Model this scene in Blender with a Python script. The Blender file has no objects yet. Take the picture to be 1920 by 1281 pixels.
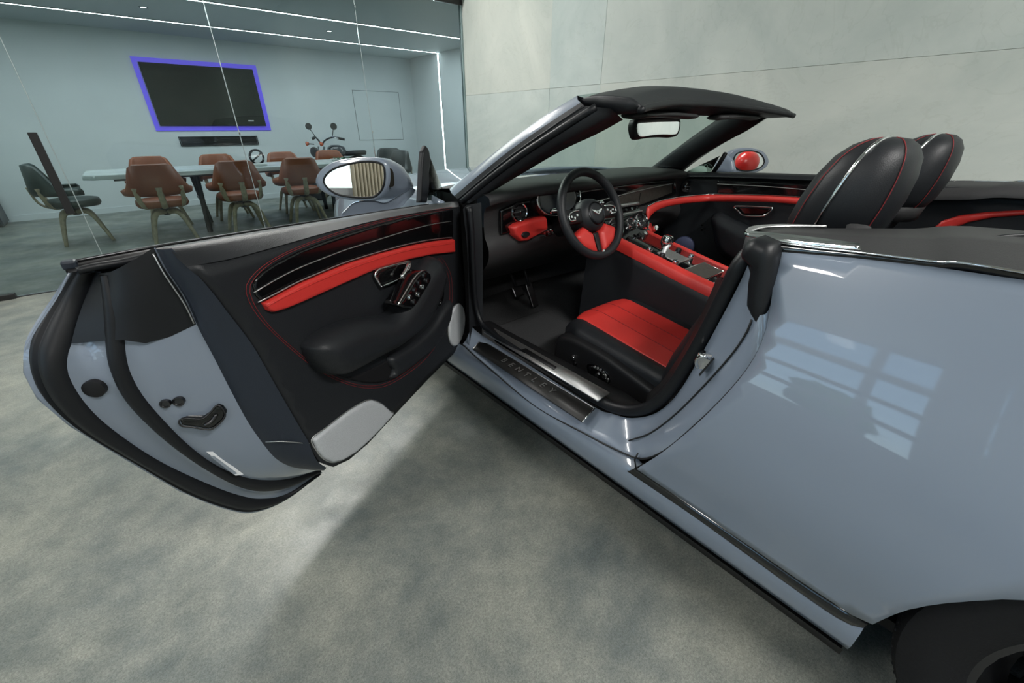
import bpy, bmesh, math, random
import numpy as np
from mathutils import Vector, Matrix, geometry
random.seed(7)
PI = math.pi
sc = bpy.context.scene
col = sc.collection

# ------------------------------------------------------------------ camera, world, exposure
CAM = Vector((-1.82, 0.0, 1.2153)); YAW = math.radians(40.2); PITCH = math.radians(27.7)
FPX = 772.0                                    # focal length in pixels of the 1920 x 1281 frame
cd = bpy.data.cameras.new('camera'); cam = bpy.data.objects.new('camera', cd); col.objects.link(cam)
cam.location = CAM; cam.rotation_euler = (PI/2 - PITCH, 0, -YAW)
cd.sensor_width = 36; cd.lens = FPX/1920*36; cd.clip_start = 0.02
sc.camera = cam
w = bpy.data.worlds.new('sky'); sc.world = w; w.use_nodes = True
wn = w.node_tree.nodes; bg = wn['Background']
sky = wn.new('ShaderNodeTexSky'); sky.sky_type = 'HOSEK_WILKIE'; sky.turbidity = 5.5
sky.sun_direction = (0.75, -0.35, 0.56)
w.node_tree.links.new(sky.outputs[0], bg.inputs[0]); bg.inputs[1].default_value = 20.0
sc.view_settings.view_transform = 'Standard'; sc.view_settings.look = 'None'
sc.view_settings.gamma = 1; sc.view_settings.exposure = 0.15
sc.view_settings.use_curve_mapping = False
sc.cycles.use_denoising = True
sc.cycles.max_bounces = 8; sc.cycles.diffuse_bounces = 4; sc.cycles.transparent_max_bounces = 12
sc.cycles.sample_clamp_indirect = 6
def area_light(name, loc, size, energy, color, rot=(0, 0, 0)):
    l = bpy.data.lights.new(name, 'AREA'); l.shape = 'RECTANGLE'; l.size, l.size_y = size; l.energy = energy; l.color = color
    o = bpy.data.objects.new(name, l); col.objects.link(o); o.location = loc; o.rotation_euler = rot; return o

# ------------------------------------------------------------------ rays of the camera, used to place outlines on real surfaces
_F = Vector((math.sin(YAW)*math.cos(PITCH), math.cos(YAW)*math.cos(PITCH), -math.sin(PITCH)))
_R = Vector((math.cos(YAW), -math.sin(YAW), 0)); _U = _R.cross(_F)
def ray(x, y): return _F + _R*((x-960)/FPX) - _U*((y-640.5)/FPX)
def onx(x, y, X): r = ray(x, y); return CAM + r*((X-CAM.x)/r.x)
def ony(x, y, Y): r = ray(x, y); return CAM + r*((Y-CAM.y)/r.y)
def onz(x, y, Z): r = ray(x, y); return CAM + r*((Z-CAM.z)/r.z)
# door frame: s from the hinge to the rear edge, n towards the cabin side
TH = math.radians(60); HINGE = Vector((-.87, 1.55, 0))
DS = Vector((-math.sin(TH), -math.cos(TH), 0)); DN = Vector((math.cos(TH), -math.sin(TH), 0))
def DP(s, z, n): return HINGE + DS*s + DN*n + Vector((0, 0, z))
def ond(x, y, n):
    r = ray(x, y); k = (n-(CAM-HINGE).dot(DN))/r.dot(DN); p = CAM + r*k - HINGE
    return (p.dot(DS), p.z)
def dpx(x, y, n): s, z = ond(x, y, n); return DP(s, z, n)
# ------------------------------------------------------------------ materials
MATS = {}
def mat(name, color, rough=.5, metal=0, coat=0, noise=0, nscale=20, bump=0, bscale=200, spec=.5, emit=None, estr=0, sheen=0, coatr=.03):
    if name in MATS: return MATS[name]
    m = bpy.data.materials.new(name); m.use_nodes = True; N = m.node_tree.nodes; L = m.node_tree.links
    b = N['Principled BSDF']; c = (*color, 1)
    b.inputs['Base Color'].default_value = c; b.inputs['Roughness'].default_value = rough
    b.inputs['Metallic'].default_value = metal; b.inputs['Coat Weight'].default_value = coat; b.inputs['Coat Roughness'].default_value = coatr
    b.inputs['Specular IOR Level'].default_value = spec; b.inputs['Sheen Weight'].default_value = sheen
    tc = N.new('ShaderNodeTexCoord')
    if noise:
        t = N.new('ShaderNodeTexNoise'); t.inputs['Scale'].default_value = nscale; t.inputs['Detail'].default_value = 6
        L.new(tc.outputs['Object'], t.inputs['Vector'])
        r = N.new('ShaderNodeValToRGB')
        r.color_ramp.elements[0].position = .3; r.color_ramp.elements[1].position = .7
        r.color_ramp.elements[0].color = (*[v*(1-noise) for v in color], 1)
        r.color_ramp.elements[1].color = (*[min(1, v*(1+noise)) for v in color], 1)
        L.new(t.outputs['Fac'], r.inputs[0]); L.new(r.outputs[0], b.inputs['Base Color'])
    if bump:
        t2 = N.new('ShaderNodeTexNoise'); t2.inputs['Scale'].default_value = bscale; t2.inputs['Detail'].default_value = 3
        L.new(tc.outputs['Object'], t2.inputs['Vector'])
        bp = N.new('ShaderNodeBump'); bp.inputs['Strength'].default_value = bump; bp.inputs['Distance'].default_value = .002
        L.new(t2.outputs['Fac'], bp.inputs['Height']); L.new(bp.outputs[0], b.inputs['Normal'])
    if emit:
        b.inputs['Emission Color'].default_value = (*emit, 1); b.inputs['Emission Strength'].default_value = estr
    MATS[name] = m; return m
def glass_mat(name, tint, ior=1.5):
    m = bpy.data.materials.new(name); m.use_nodes = True; N = m.node_tree.nodes; L = m.node_tree.links
    N.remove(N['Principled BSDF']); out = N['Material Output']
    t = N.new('ShaderNodeBsdfTransparent'); t.inputs[0].default_value = (*tint, 1)
    g = N.new('ShaderNodeBsdfGlossy'); g.inputs['Roughness'].default_value = .005
    f = N.new('ShaderNodeFresnel'); f.inputs[0].default_value = ior
    x = N.new('ShaderNodeMixShader'); L.new(f.outputs[0], x.inputs[0]); L.new(t.outputs[0], x.inputs[1]); L.new(g.outputs[0], x.inputs[2])
    L.new(x.outputs[0], out.inputs[0]); MATS[name] = m; return m
PAINT = mat('paint_blue_grey', (.20, .24, .30), .32, 0, 1.0)
LEATHER = mat('leather_black', (.014, .0155, .018), .45, bump=.25, bscale=420, spec=.32)
LEATHER2 = mat('leather_grey_black', (.030, .030, .031), .52, bump=.25, bscale=420, spec=.35)
NAVY = mat('trim_navy', (.019, .025, .036), .45, bump=.15, bscale=500, spec=.35)
RED = mat('leather_red', (.58, .034, .028), .42, bump=.2, bscale=420)
PIANO = mat('piano_black', (.003, .003, .0035), .10, 0, .5)
PLASTIC = mat('plastic_black', (.009, .009, .010), .5, spec=.3)
RUBBER = mat('rubber_seal', (.007, .008, .010), .45, spec=.35)
CARPET = mat('carpet_dark', (.055, .056, .058), .95, noise=.35, nscale=300, bump=.8, bscale=700, spec=.1)
POCKET_SHADE = mat('pocket_shade', (.01, .01, .011), .95, spec=.1)
CHROME = mat('chrome', (.82, .83, .84), .08, 1)
ALU = mat('brushed_aluminium', (.60, .60, .60), .42, 1, noise=.08, nscale=120)
DARKALU = mat('dark_metal', (.09, .09, .095), .3, 1)
MIRROR = mat('mirror_glass', (.9, .92, .93), .01, 1)
MESH = mat('speaker_mesh', (.46, .48, .50), .55, .1, noise=.25, nscale=900)
STITCH = mat('red_thread', (.20, .012, .016), .7)
TYRE = mat('tyre_rubber', (.009, .009, .010), .75, bump=.5, bscale=160, spec=.3)
GLASSC = glass_mat('car_glass', (.78, .90, .86))
GLASSP = glass_mat('partition_glass', (.86, .93, .92))

# ------------------------------------------------------------------ objects
def link(o, parent=None):
    col.objects.link(o)
    if parent is not None:
        o.parent = parent
        if parent.type == 'EMPTY': o.matrix_parent_inverse = Matrix.Translation(-parent.location)
    return o
LOCAL = False
def mesh(name, V, Fc, m, parent=None, smooth=True, local=False):
    me = bpy.data.meshes.new(name); me.from_pydata([tuple(v) for v in V], [], [tuple(f) for f in Fc]); me.update()
    if smooth: me.polygons.foreach_set('use_smooth', [True]*len(me.polygons))
    me.materials.append(m); o = bpy.data.objects.new(name, me); col.objects.link(o)
    if parent is not None:
        o.parent = parent
        if parent.type == 'EMPTY' and not (local or LOCAL): o.matrix_parent_inverse = Matrix.Translation(-parent.location)
    return o
def tag(o, label, cat=None, group=None, kind=None):
    if label: o['label'] = label
    if cat: o['category'] = cat
    if group: o['group'] = group
    if kind: o['kind'] = kind
    return o
def empty(name, loc, label, cat, group=None, rz=0):
    o = bpy.data.objects.new(name, None); col.objects.link(o); o.location = loc; o.rotation_euler = (0, 0, rz); o.empty_display_size = .1
    return tag(o, label, cat, group)
def solid(o, t, off=-1):
    md = o.modifiers.new('thick', 'SOLIDIFY'); md.thickness = t; md.offset = off; return o
def sharp(o, ang=35):
    try: o.data.set_sharp_from_angle(angle=math.radians(ang))
    except Exception: pass
    return o
def spl(P, n, closed=False):
    """Catmull-Rom through P, n samples"""
    P = [Vector(p) for p in P]; k = len(P); out = []; segs = k if closed else k-1
    # arc length parametrisation of the chord
    Ls = [(P[(i+1) % k]-P[i]).length for i in range(segs)]; T = sum(Ls) or 1
    for j in range(n):
        d = T*j/(n if closed else n-1); i = 0
        while i < segs-1 and d > Ls[i]: d -= Ls[i]; i += 1
        t = min(1, d/(Ls[i] or 1))
        p1, p2 = P[i], P[(i+1) % k]
        p0 = P[(i-1) % k] if (closed or i > 0) else p1*2-p2
        p3 = P[(i+2) % k] if (closed or i+2 < k) else p2*2-p1
        out.append(.5*((2*p1)+(p2-p0)*t+(2*p0-5*p1+4*p2-p3)*t*t+(3*p1-p0-3*p2+p3)*t**3))
    return out
def grid(nu, nv, closed_u=False, off=0):
    Fc = []
    for i in range(nv-1):
        for j in range(nu if closed_u else nu-1):
            a = off+i*nu+j; b = off+i*nu+(j+1) % nu
            Fc.append((a, b, b+nu, a+nu))
    return Fc
def loft(name, curves, m, parent=None, n=40, closed=False, cap=False, straight=False, smooth=True, th=0):
    V = []
    for c in curves: V += [Vector(p) for p in c] if straight else spl(c, n, closed)
    nu = len(V)//len(curves); Fc = grid(nu, len(curves), closed)
    if cap: Fc += [tuple(range(nu))[::-1], tuple(range((len(curves)-1)*nu, len(curves)*nu))]
    o = mesh(name, V, Fc, m, parent, smooth)
    if th: solid(o, th)
    return o
def tube_data(P, r, closed=False, seg=8, V=None, Fc=None, flat=1, up=Vector((0, 0, 1))):
    V = [] if V is None else V; Fc = [] if Fc is None else Fc; off = len(V); k = len(P); P = [Vector(p) for p in P]
    nrm = None
    for i in range(k):
        a = P[(i-1) % k] if (closed or i) else P[i]; b = P[(i+1) % k] if (closed or i < k-1) else P[i]
        t = (b-a).normalized()
        if nrm is None:
            nrm = t.cross(up)
            if nrm.length < 1e-3: nrm = t.cross(Vector((1, 0, 0)))
            nrm.normalize()
        nrm = (nrm-t*nrm.dot(t)).normalized(); bn = t.cross(nrm); rr = r(i/(k-1)) if callable(r) else r
        for j in range(seg):
            q = 2*PI*j/seg; V.append(P[i]+nrm*math.cos(q)*rr+bn*math.sin(q)*rr*flat)
    for i in range(k if closed else k-1):
        for j in range(seg):
            a = off+i*seg+j; b = off+i*seg+(j+1) % seg; c = off+((i+1) % k)*seg+(j+1) % seg; d = off+((i+1) % k)*seg+j
            Fc.append((a, b, c, d))
    if not closed:
        Fc.append(tuple(off+j for j in range(seg))[::-1]); Fc.append(tuple(off+(k-1)*seg+j for j in range(seg)))
    return V, Fc
def tube(name, P, r, m, parent=None, closed=False, seg=8, n=0, flat=1):
    if n: P = spl(P, n, closed)
    V, Fc = tube_data(P, r, closed, seg, flat=flat); return mesh(name, V, Fc, m, parent)
def box_data(c, s, R=None, V=None, Fc=None, bev=0):
    V = [] if V is None else V; Fc = [] if Fc is None else Fc
    bm = bmesh.new(); bmesh.ops.create_cube(bm, size=1)
    bmesh.ops.scale(bm, vec=Vector(s), verts=bm.verts)
    if bev: bmesh.ops.bevel(bm, geom=bm.edges[:], offset=bev, segments=2, affect='EDGES', profile=.5)
    off = len(V); bm.verts.index_update()
    for v in bm.verts: V.append((R @ v.co if R else v.co)+Vector(c))
    for f in bm.faces: Fc.append(tuple(off+v.index for v in f.verts))
    bm.free(); return V, Fc
def box(name, c, s, m, parent=None, R=None, bev=.003, smooth=False):
    V, Fc = box_data(c, s, R, bev=bev); return mesh(name, V, Fc, m, parent, smooth)
def lathe(name, prof, m, parent=None, seg=32, M=None):
    """prof: (radius, height) about local z, M maps to place"""
    V = []; M = M or Matrix()
    for r, h in prof:
        for j in range(seg): q = 2*PI*j/seg; V.append(M @ Vector((r*math.cos(q), r*math.sin(q), h)))
    Fc = grid(seg, len(prof), True)
    if prof[0][0] < .004: Fc.append(tuple(range(seg))[::-1])
    if prof[-1][0] < .004: Fc.append(tuple(range((len(prof)-1)*seg, len(prof)*seg)))
    return sharp(mesh(name, V, Fc, m, parent), 32)
def frame_at(o, xdir, ydir):
    x = Vector(xdir).normalized(); y = Vector(ydir); y = (y-x*y.dot(x)).normalized(); z = x.cross(y)
    M = Matrix((x, y, z)).transposed().to_4x4(); M.translation = Vector(o); return M
def aim(o, zdir, xhint=(0, 0, 1)):
    z = Vector(zdir).normalized(); x = Vector(xhint); x = (x-z*x.dot(z)).normalized(); y = z.cross(x)
    M = Matrix((x, y, z)).transposed().to_4x4(); M.translation = Vector(o); return M
def _poly_pts(outl, res):
    P = []; k = len(outl)
    for i in range(k):
        a = Vector(outl[i][:2]); b = Vector(outl[(i+1) % k][:2]); m_ = max(1, math.ceil((b-a).length/res))
        for j in range(m_): P.append(a+(b-a)*(j/m_))
    return P
def cdt(outl, res, rings=()):
    B = _poly_pts(outl, res); A = np.array([tuple(p) for p in B]); A2 = np.roll(A, -1, 0)
    lo = A.min(0); hi = A.max(0)
    gx, gy = np.meshgrid(np.arange(lo[0]+res*.5, hi[0], res), np.arange(lo[1]+res*.5, hi[1], res*.87))
    gx[1::2] += res*.5
    G = np.stack([gx.ravel(), gy.ravel()], 1)
    def info(G):
        if not len(G): return np.zeros(0, bool), np.zeros(0)
        d = A2-A; L2 = np.maximum((d**2).sum(1), 1e-12)
        t = np.clip(((G[:, None]-A)*d).sum(2)/L2, 0, 1); q = A+t[..., None]*d; dist = np.sqrt(((G[:, None]-q)**2).sum(2)).min(1)
        c = (A[:, 1] > G[:, 1:2]) != (A2[:, 1] > G[:, 1:2])
        with np.errstate(divide='ignore', invalid='ignore'):
            xi = (A2[:, 0]-A[:, 0])*(G[:, 1:2]-A[:, 1])/(A2[:, 1]-A[:, 1])+A[:, 0]
        ins = ((c & (G[:, 0:1] < xi)).sum(1) % 2) == 1
        return ins, dist
    ins, dist = info(G); G = G[ins & (dist > (max(rings)+res*.35 if rings else res*.45))]
    if rings:
        T = A2-np.roll(A, 1, 0); T /= np.maximum(np.sqrt((T**2).sum(1, keepdims=True)), 1e-9); Nn = np.stack([-T[:, 1], T[:, 0]], 1)
        if (A[:, 0]*A2[:, 1]-A2[:, 0]*A[:, 1]).sum() < 0: Nn = -Nn
        for d_ in rings:
            Q = A+Nn*d_; i2, s2 = info(Q); G = np.concatenate([G, Q[i2 & (s2 > d_*.93)]])
    vs = B+[Vector(g) for g in G.tolist()]; k = len(B)
    r = geometry.delaunay_2d_cdt(vs, [], [list(range(k))], 1, 1e-6)
    pts = [Vector(v) for v in r[0]]; _, dd = info(np.array([tuple(p) for p in pts]))
    return pts, r[2], dd
def patch(name, outl, f, m, parent=None, res=.03, th=0, curve=0, flip=False, smooth=True):
    if curve: outl = spl([(p[0], p[1], 0) for p in outl], curve, True)
    pts, Fc, dd = cdt(outl, res); V = [f(p.x, p.y) for p in pts]
    if flip: Fc = [tuple(reversed(x)) for x in Fc]
    o = mesh(name, V, Fc, m, parent, smooth)
    if th: solid(o, th)
    return o
def pillow(name, outl, f, m, parent=None, h=.01, r=.01, res=.02, curve=0, base=-.004, flip=False):
    """outline in a 2-D frame; f(u, v, h) -> 3-D; rises to h over the edge radius r, with a skirt down to base"""
    if curve: outl = spl([(p[0], p[1], 0) for p in outl], curve, True)
    rg = (r*.15, r*.5, r*1.02) if r > res*.9 else (r*.35, r*1.02)
    pts, Fc, dd = cdt(outl, min(res, max(r*1.2, .006)) if r < .02 and res < 1 else res, rg); V = []
    for p, d in zip(pts, dd):
        q = 1-min(d/r, 1); V.append(f(p.x, p.y, h*math.sqrt(max(0, 1-q*q))))
    nb = len(_poly_pts(outl, res)); off = len(V)
    bi = [i for i, d in enumerate(dd) if d < 1e-5]
    # boundary edges -> skirt
    cnt = {}
    for fc in Fc:
        for a, b in zip(fc, list(fc[1:])+[fc[0]]):
            k = (min(a, b), max(a, b)); cnt[k] = None if k in cnt else (a, b)
    mp = {}
    Fc = [tuple(x) for x in Fc]
    for e in cnt.values():
        if e:
            for i in e:
                if i not in mp: mp[i] = len(V); V.append(f(pts[i].x, pts[i].y, base))
            Fc.append((e[1], e[0], mp[e[0]], mp[e[1]]))
    if flip: Fc = [tuple(reversed(x)) for x in Fc]
    return sharp(mesh(name, V, Fc, m, parent), 75)
def stack(name, secs, m, parent=None, seg=40, M=None):
    """superellipse sections (cx, cy, cz, rx, ry, power) joined"""
    V = []; M = M or Matrix()
    for cx, cy, cz, rx, ry, p in secs:
        for j in range(seg):
            q = 2*PI*j/seg; c, s = math.cos(q), math.sin(q)
            V.append(M @ Vector((cx+rx*math.copysign(abs(c)**(2/p), c), cy+ry*math.copysign(abs(s)**(2/p), s), cz)))
    Fc = grid(seg, len(secs), True)+[tuple(range(seg))[::-1], tuple(range((len(secs)-1)*seg, len(secs)*seg))]
    return mesh(name, V, Fc, m, parent)
def text(name, s, size, M, m, parent=None, space=1.0, ext=.001):
    c = bpy.data.curves.new(name, 'FONT'); c.body = s; c.size = size; c.extrude = ext; c.space_character = space; c.align_x = 'CENTER'; c.align_y = 'CENTER'
    c.materials.append(m); o = bpy.data.objects.new(name, c); col.objects.link(o)
    bpy.context.view_layer.update(); me = bpy.data.meshes.new_from_object(o); bpy.data.objects.remove(o)
    me.transform(M); o = bpy.data.objects.new(name, me); col.objects.link(o)
    if parent is not None:
        o.parent = parent
        if parent.type == 'EMPTY': o.matrix_parent_inverse = Matrix.Translation(-parent.location)
    return o
# ------------------------------------------------------------------ the room
def concrete_floor():
    m = bpy.data.materials.new('concrete_floor'); m.use_nodes = True; N = m.node_tree.nodes; L = m.node_tree.links; b = N['Principled BSDF']
    tc = N.new('ShaderNodeTexCoord')
    def noise(scale, detail=8, rough=.6, dist=0):
        t = N.new('ShaderNodeTexNoise'); t.inputs['Scale'].default_value = scale; t.inputs['Detail'].default_value = detail
        t.inputs['Roughness'].default_value = rough; t.inputs['Distortion'].default_value = dist; L.new(tc.outputs['Object'], t.inputs['Vector']); return t
    def ramp(src, a, ca, b_, cb):
        r = N.new('ShaderNodeValToRGB'); e = r.color_ramp.elements; e[0].position = a; e[0].color = (*ca, 1); e[1].position = b_; e[1].color = (*cb, 1)
        L.new(src.outputs['Fac'], r.inputs[0]); return r
    def mix(t, f, a, b_):
        x = N.new('ShaderNodeMix'); x.data_type = 'RGBA'; x.blend_type = t; x.inputs[0].default_value = f
        L.new(a.outputs[0] if a.bl_idname != 'ShaderNodeMix' else a.outputs[2], x.inputs[6]); L.new(b_.outputs[0], x.inputs[7]); return x
    big = ramp(noise(2.4, 10, .68, .25), .33, (.165, .190, .188), .68, (.405, .402, .35))
    mid = ramp(noise(9, 8, .72, .1), .32, (.60, .64, .64), .68, (1, 1, .97))
    fine = ramp(noise(160, 4, .7), .36, (.52, .53, .53), .6, (1.0, 1.0, 1.0))
    grit = ramp(noise(420, 2, .5), .35, (.55, .55, .55), .55, (1, 1, 1))
    x = mix('MULTIPLY', .85, big, mid); x = mix('MULTIPLY', .7, x, fine); x = mix('MULTIPLY', .6, x, grit)
    L.new(x.outputs[2], b.inputs['Base Color'])
    rr = ramp(noise(3, 6, .6), .35, (.30,)*3, .7, (.62,)*3); L.new(rr.outputs[0], b.inputs['Roughness'])
    b.inputs['Specular IOR Level'].default_value = .45
    bp = N.new('ShaderNodeBump'); bp.inputs['Strength'].default_value = .12; bp.inputs['Distance'].default_value = .003
    t = noise(120, 4, .7); L.new(t.outputs['Fac'], bp.inputs['Height']); L.new(bp.outputs[0], b.inputs['Normal'])
    return m
def plaster(name, c0, c1, scale=1.1, rough=.5):
    m = bpy.data.materials.new(name); m.use_nodes = True; N = m.node_tree.nodes; L = m.node_tree.links; b = N['Principled BSDF']
    tc = N.new('ShaderNodeTexCoord'); oi = N.new('ShaderNodeObjectInfo')
    t = N.new('ShaderNodeTexNoise'); t.inputs['Scale'].default_value = scale; t.inputs['Detail'].default_value = 9; t.inputs['Roughness'].default_value = .62; t.inputs['Distortion'].default_value = 1.4
    L.new(tc.outputs['Object'], t.inputs['Vector'])
    r = N.new('ShaderNodeValToRGB'); e = r.color_ramp.elements; e[0].position = .32; e[0].color = (*c0, 1); e[1].position = .68; e[1].color = (*c1, 1)
    L.new(t.outputs['Fac'], r.inputs[0])
    # each cast panel has its own tone
    r2 = N.new('ShaderNodeValToRGB'); e = r2.color_ramp.elements; e[0].color = (.90, .95, .95, 1); e[1].color = (1.0, .98, .93, 1)
    L.new(oi.outputs['Random'], r2.inputs[0])
    x = N.new('ShaderNodeMix'); x.data_type = 'RGBA'; x.blend_type = 'MULTIPLY'; x.inputs[0].default_value = 1
    L.new(r.outputs[0], x.inputs[6]); L.new(r2.outputs[0], x.inputs[7])
    # thin trowel veins
    v = N.new('ShaderNodeTexNoise'); v.inputs['Scale'].default_value = 2.2; v.inputs['Detail'].default_value = 6; v.inputs['Distortion'].default_value = 2.5
    L.new(tc.outputs['Object'], v.inputs['Vector'])
    vr = N.new('ShaderNodeValToRGB'); e = vr.color_ramp.elements; e[0].position = .485; e[0].color = (1, 1, 1, 1); e[1].position = .5; e[1].color = (.93, .93, .92, 1)
    e2 = vr.color_ramp.elements.new(.515); e2.color = (1, 1, 1, 1); L.new(v.outputs['Fac'], vr.inputs[0])
    y = N.new('ShaderNodeMix'); y.data_type = 'RGBA'; y.blend_type = 'MULTIPLY'; y.inputs[0].default_value = .8
    L.new(x.outputs[2], y.inputs[6]); L.new(vr.outputs[0], y.inputs[7])
    L.new(y.outputs[2], b.inputs['Base Color']); b.inputs['Roughness'].default_value = rough; b.inputs['Specular IOR Level'].default_value = .3
    bp = N.new('ShaderNodeBump'); bp.inputs['Strength'].default_value = .15; bp.inputs['Distance'].default_value = .01
    L.new(t.outputs['Fac'], bp.inputs['Height']); L.new(bp.outputs[0], b.inputs['Normal'])
    MATS[name] = m; return m
FLOORM = concrete_floor()
PLASTER = plaster('polished_plaster', (.43, .475, .46), (.57, .60, .575))
WHITE = mat('white_wall', (.66, .70, .72), .55, noise=.03, nscale=2)
CEIL = mat('ceiling_grey', (.50, .56, .58), .7)
CEILS = mat('ceiling_showroom', (.55, .56, .55), .8)
LED = mat('led_strip', (1, 1, 1), .5, emit=(.93, .97, 1), estr=9)
BLACKM = mat('black_metal', (.012, .012, .013), .4)
ALUF = mat('window_frame_grey', (.30, .31, .32), .4, .2)

GX = [-3.54, -2.26, -.99, .295, 1.55]; GY = 4.9; WX = 1.56; RX = 3.15; BY = 9.15; CZ = 2.42; SZ = 3.5; LX = -6.2
def struct(o): o['kind'] = 'structure'; return o
struct(mesh('floor', [(LX, -6, 0), (RX, -6, 0), (RX, BY, 0), (LX, BY, 0)], [(0, 1, 2, 3)], FLOORM, smooth=False))
wr = struct(box('wall_right', (WX+.10, (-6+GY)/2, SZ/2), (.14, GY+6, SZ), PLASTER, bev=0))
ys = [-6, -2.6, 2.78, 3.42, 4.9]; zs = [0, 1.54, 2.75, SZ]
for i in range(len(ys)-1):
    for j in range(3):
        zz = zs[j]+(0 if i % 2 == 0 else .0); g = .0015
        p = box('panel', (WX+.015, (ys[i]+ys[i+1])/2, (zz+zs[j+1])/2), (.03+.003*((i+j) % 2), ys[i+1]-ys[i]-g, zs[j+1]-zz-g), PLASTER, wr, bev=.0012)
struct(box('wall_front', ((LX+RX)/2, GY, (CZ+.05+SZ)/2), (RX-LX, .16, SZ-CZ-.05), PLASTER, bev=0))
struct(box('wall_partition', ((WX+.18+RX)/2, GY, CZ/2), (RX-WX-.18, .12, CZ), WHITE, bev=0))
struct(box('wall_back', ((LX+RX)/2, BY+.06, CZ/2), (RX-LX, .12, CZ), WHITE, bev=0))
struct(box('wall_side', (RX+.06, (GY+BY)/2, CZ/2), (.12, BY-GY+.24, CZ), WHITE, bev=0))
struct(box('wall_rear', ((LX+WX)/2, -6.06, SZ/2), (WX-LX+.3, .12, SZ), PLASTER, bev=0))
struct(mesh('ceiling_meeting_room', [(LX, GY, CZ), (RX, GY, CZ), (RX, BY, CZ), (LX, BY, CZ)], [(3, 2, 1, 0)], CEIL, smooth=False))
struct(mesh('ceiling', [(LX, -6, SZ), (WX+.2, -6, SZ), (WX+.2, GY, SZ), (LX, GY, SZ)], [(3, 2, 1, 0)], CEILS, smooth=False))
struct(box('baseboard_back', ((LX+RX)/2, BY-.008, .04), (RX-LX, .016, .08), WHITE, bev=0))
# glass partition
gw = box('window_1', (-1.4, GY, CZ+.025), (2*(WX+1.4), .05, .05), BLACKM, bev=.002); struct(gw)
edges = [LX]+[-4.82]+GX
for a, b_ in zip(edges[:-1], edges[1:]):
    p = box('pane', ((a+b_)/2, GY, CZ/2+.004), (b_-a-.006, .012, CZ-.012), GLASSP, gw, bev=0)
sealm = mat('clear_seal', (.30, .35, .35), .3)
for x in GX:
    box('pane_seal', (x-(.004 if x > 1.5 else 0), GY, CZ/2), (.005, .012, CZ-.01), sealm, gw, bev=0)
box('floor_channel', (-1.4, GY, .003), (2*(WX+1.4), .03, .006), DARKALU, gw, bev=0)
box('edge_trim', (WX-.012, GY, CZ/2), (.02, .04, CZ), mat('edge_glass', (.22, .30, .30), .2), gw, bev=0)
box('pull_handle', (-2.325, GY-.035, .88), (.05, .03, .58), BLACKM, gw, bev=.004)
for z in (.70, 1.08): box('handle_stud', (-2.325, GY-.012, z), (.016, .02, .016), BLACKM, gw, bev=.001)
for z in (2.25, 1.15, .35):
    for x in (.295, -.99, 1.545): box('glass_clip', (x, GY-.01, z), (.014, .010, .02), CHROME, gw, bev=.001)
box('patch_lock', (-2.93, GY-.02, .02), (.16, .05, .04), BLACKM, gw, bev=.003)
# light lines of the meeting room
def led(name, c, s, label):
    t = empty(name, c, label, 'light', 'light lines of the meeting room')
    box('diffuser', c, s, LED, t, bev=0); big = [v+.02 if v > .1 else v for v in s]
    n_ = [i for i in range(3) if s[i] > 1][0]
    k = [i for i in range(3) if s[i] < .015][0]
    ss = list(s); off = list(c)
    for i in range(3):
        if i not in (n_, k):
            for sg in (-1, 1):
                cc = list(c); cc[i] += sg*(s[i]/2+.003); s2 = list(s); s2[i] = .006; box('profile', cc, s2, ALUF, t, bev=0)
    return t
led('light_line', ((LX+RX)/2, 8.03, CZ-.004), (RX-LX-.05, .045, .008), 'long white light line across the ceiling, the one nearer the television wall')
led('light_line', ((LX+RX)/2, 6.54, CZ-.004), (RX-LX-.05, .045, .008), 'long white light line across the ceiling, the one nearer the glass partition')
led('light_line', (RX-.004, 8.03, 1.40), (.008, .045, 2.0), 'upright white light line on the side wall of the meeting room')
# television
tv = empty('television', (-.58, BY-.03, 1.14), 'large black wall television in a glowing violet frame', 'television')
VIO = mat('violet_light', (.08, .06, .5), .4, emit=(.13, .09, .70), estr=.62)
SCREEN = mat('tv_screen', (.012, .012, .011), .12, coat=.5)
x0, x1, z0, z1 = -1.40, .24, 1.14, 2.11
for nm, c, s in (('light_frame', (-.58, z1-.03), (1.64, .06)), ('light_frame', (-.58, z0+.03), (1.64, .06)), ('light_frame', (x0+.03, 1.625), (.06, .85)), ('light_frame', (x1-.03, 1.625), (.06, .85))):
    box(nm, (c[0], BY-.01, c[1]), (s[0], .02, s[1]), VIO, tv, bev=0)
box('screen', (-.58, BY-.035, 1.625), (1.50, .04, .84), SCREEN, tv, bev=.004)
box('bezel', (-.58, BY-.058, 1.213), (1.50, .006, .012), PIANO, tv, bev=.001)
box('logo', (-.05, BY-.0565, 1.285), (.085, .003, .016), mat('white_print', (.8, .8, .8), .5), tv, bev=0)
# slot grille below the television
gr = empty('air_grille', (-.58, BY, .915), 'black slotted air grille in the wall under the television', 'grille')
box('back_plate', (-.58, BY-.004, .983), (1.10, .008, .12), BLACKM, gr, bev=0)
for z, in ((1.048,), (.918,)): box('frame_bar', (-.58, BY-.010, z), (1.13, .02, .012), DARKALU, gr, bev=.001)
for x in (-1.142, -.018): box('frame_bar', (x, BY-.010, .983), (.012, .02, .142), DARKALU, gr, bev=.001)
for k in range(5): box('slat', (-.58, BY-.012, .938+k*.0225), (1.10, .012, .005), BLACKM, gr, bev=.001)
hp = struct(box('trim_1', (2.33, BY-.002, 1.385), (.97, .004, .87), WHITE, bev=0))
for (c, s) in (((2.33, 1.385+.437), (.98, .006)), ((2.33, 1.385-.437), (.98, .006)), ((1.843, 1.385), (.006, .87)), ((2.817, 1.385), (.006, .87))):
    box('seam', (c[0], BY-.003, c[1]), (s[0], .004, s[1]), DARKALU, hp, bev=0)
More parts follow.
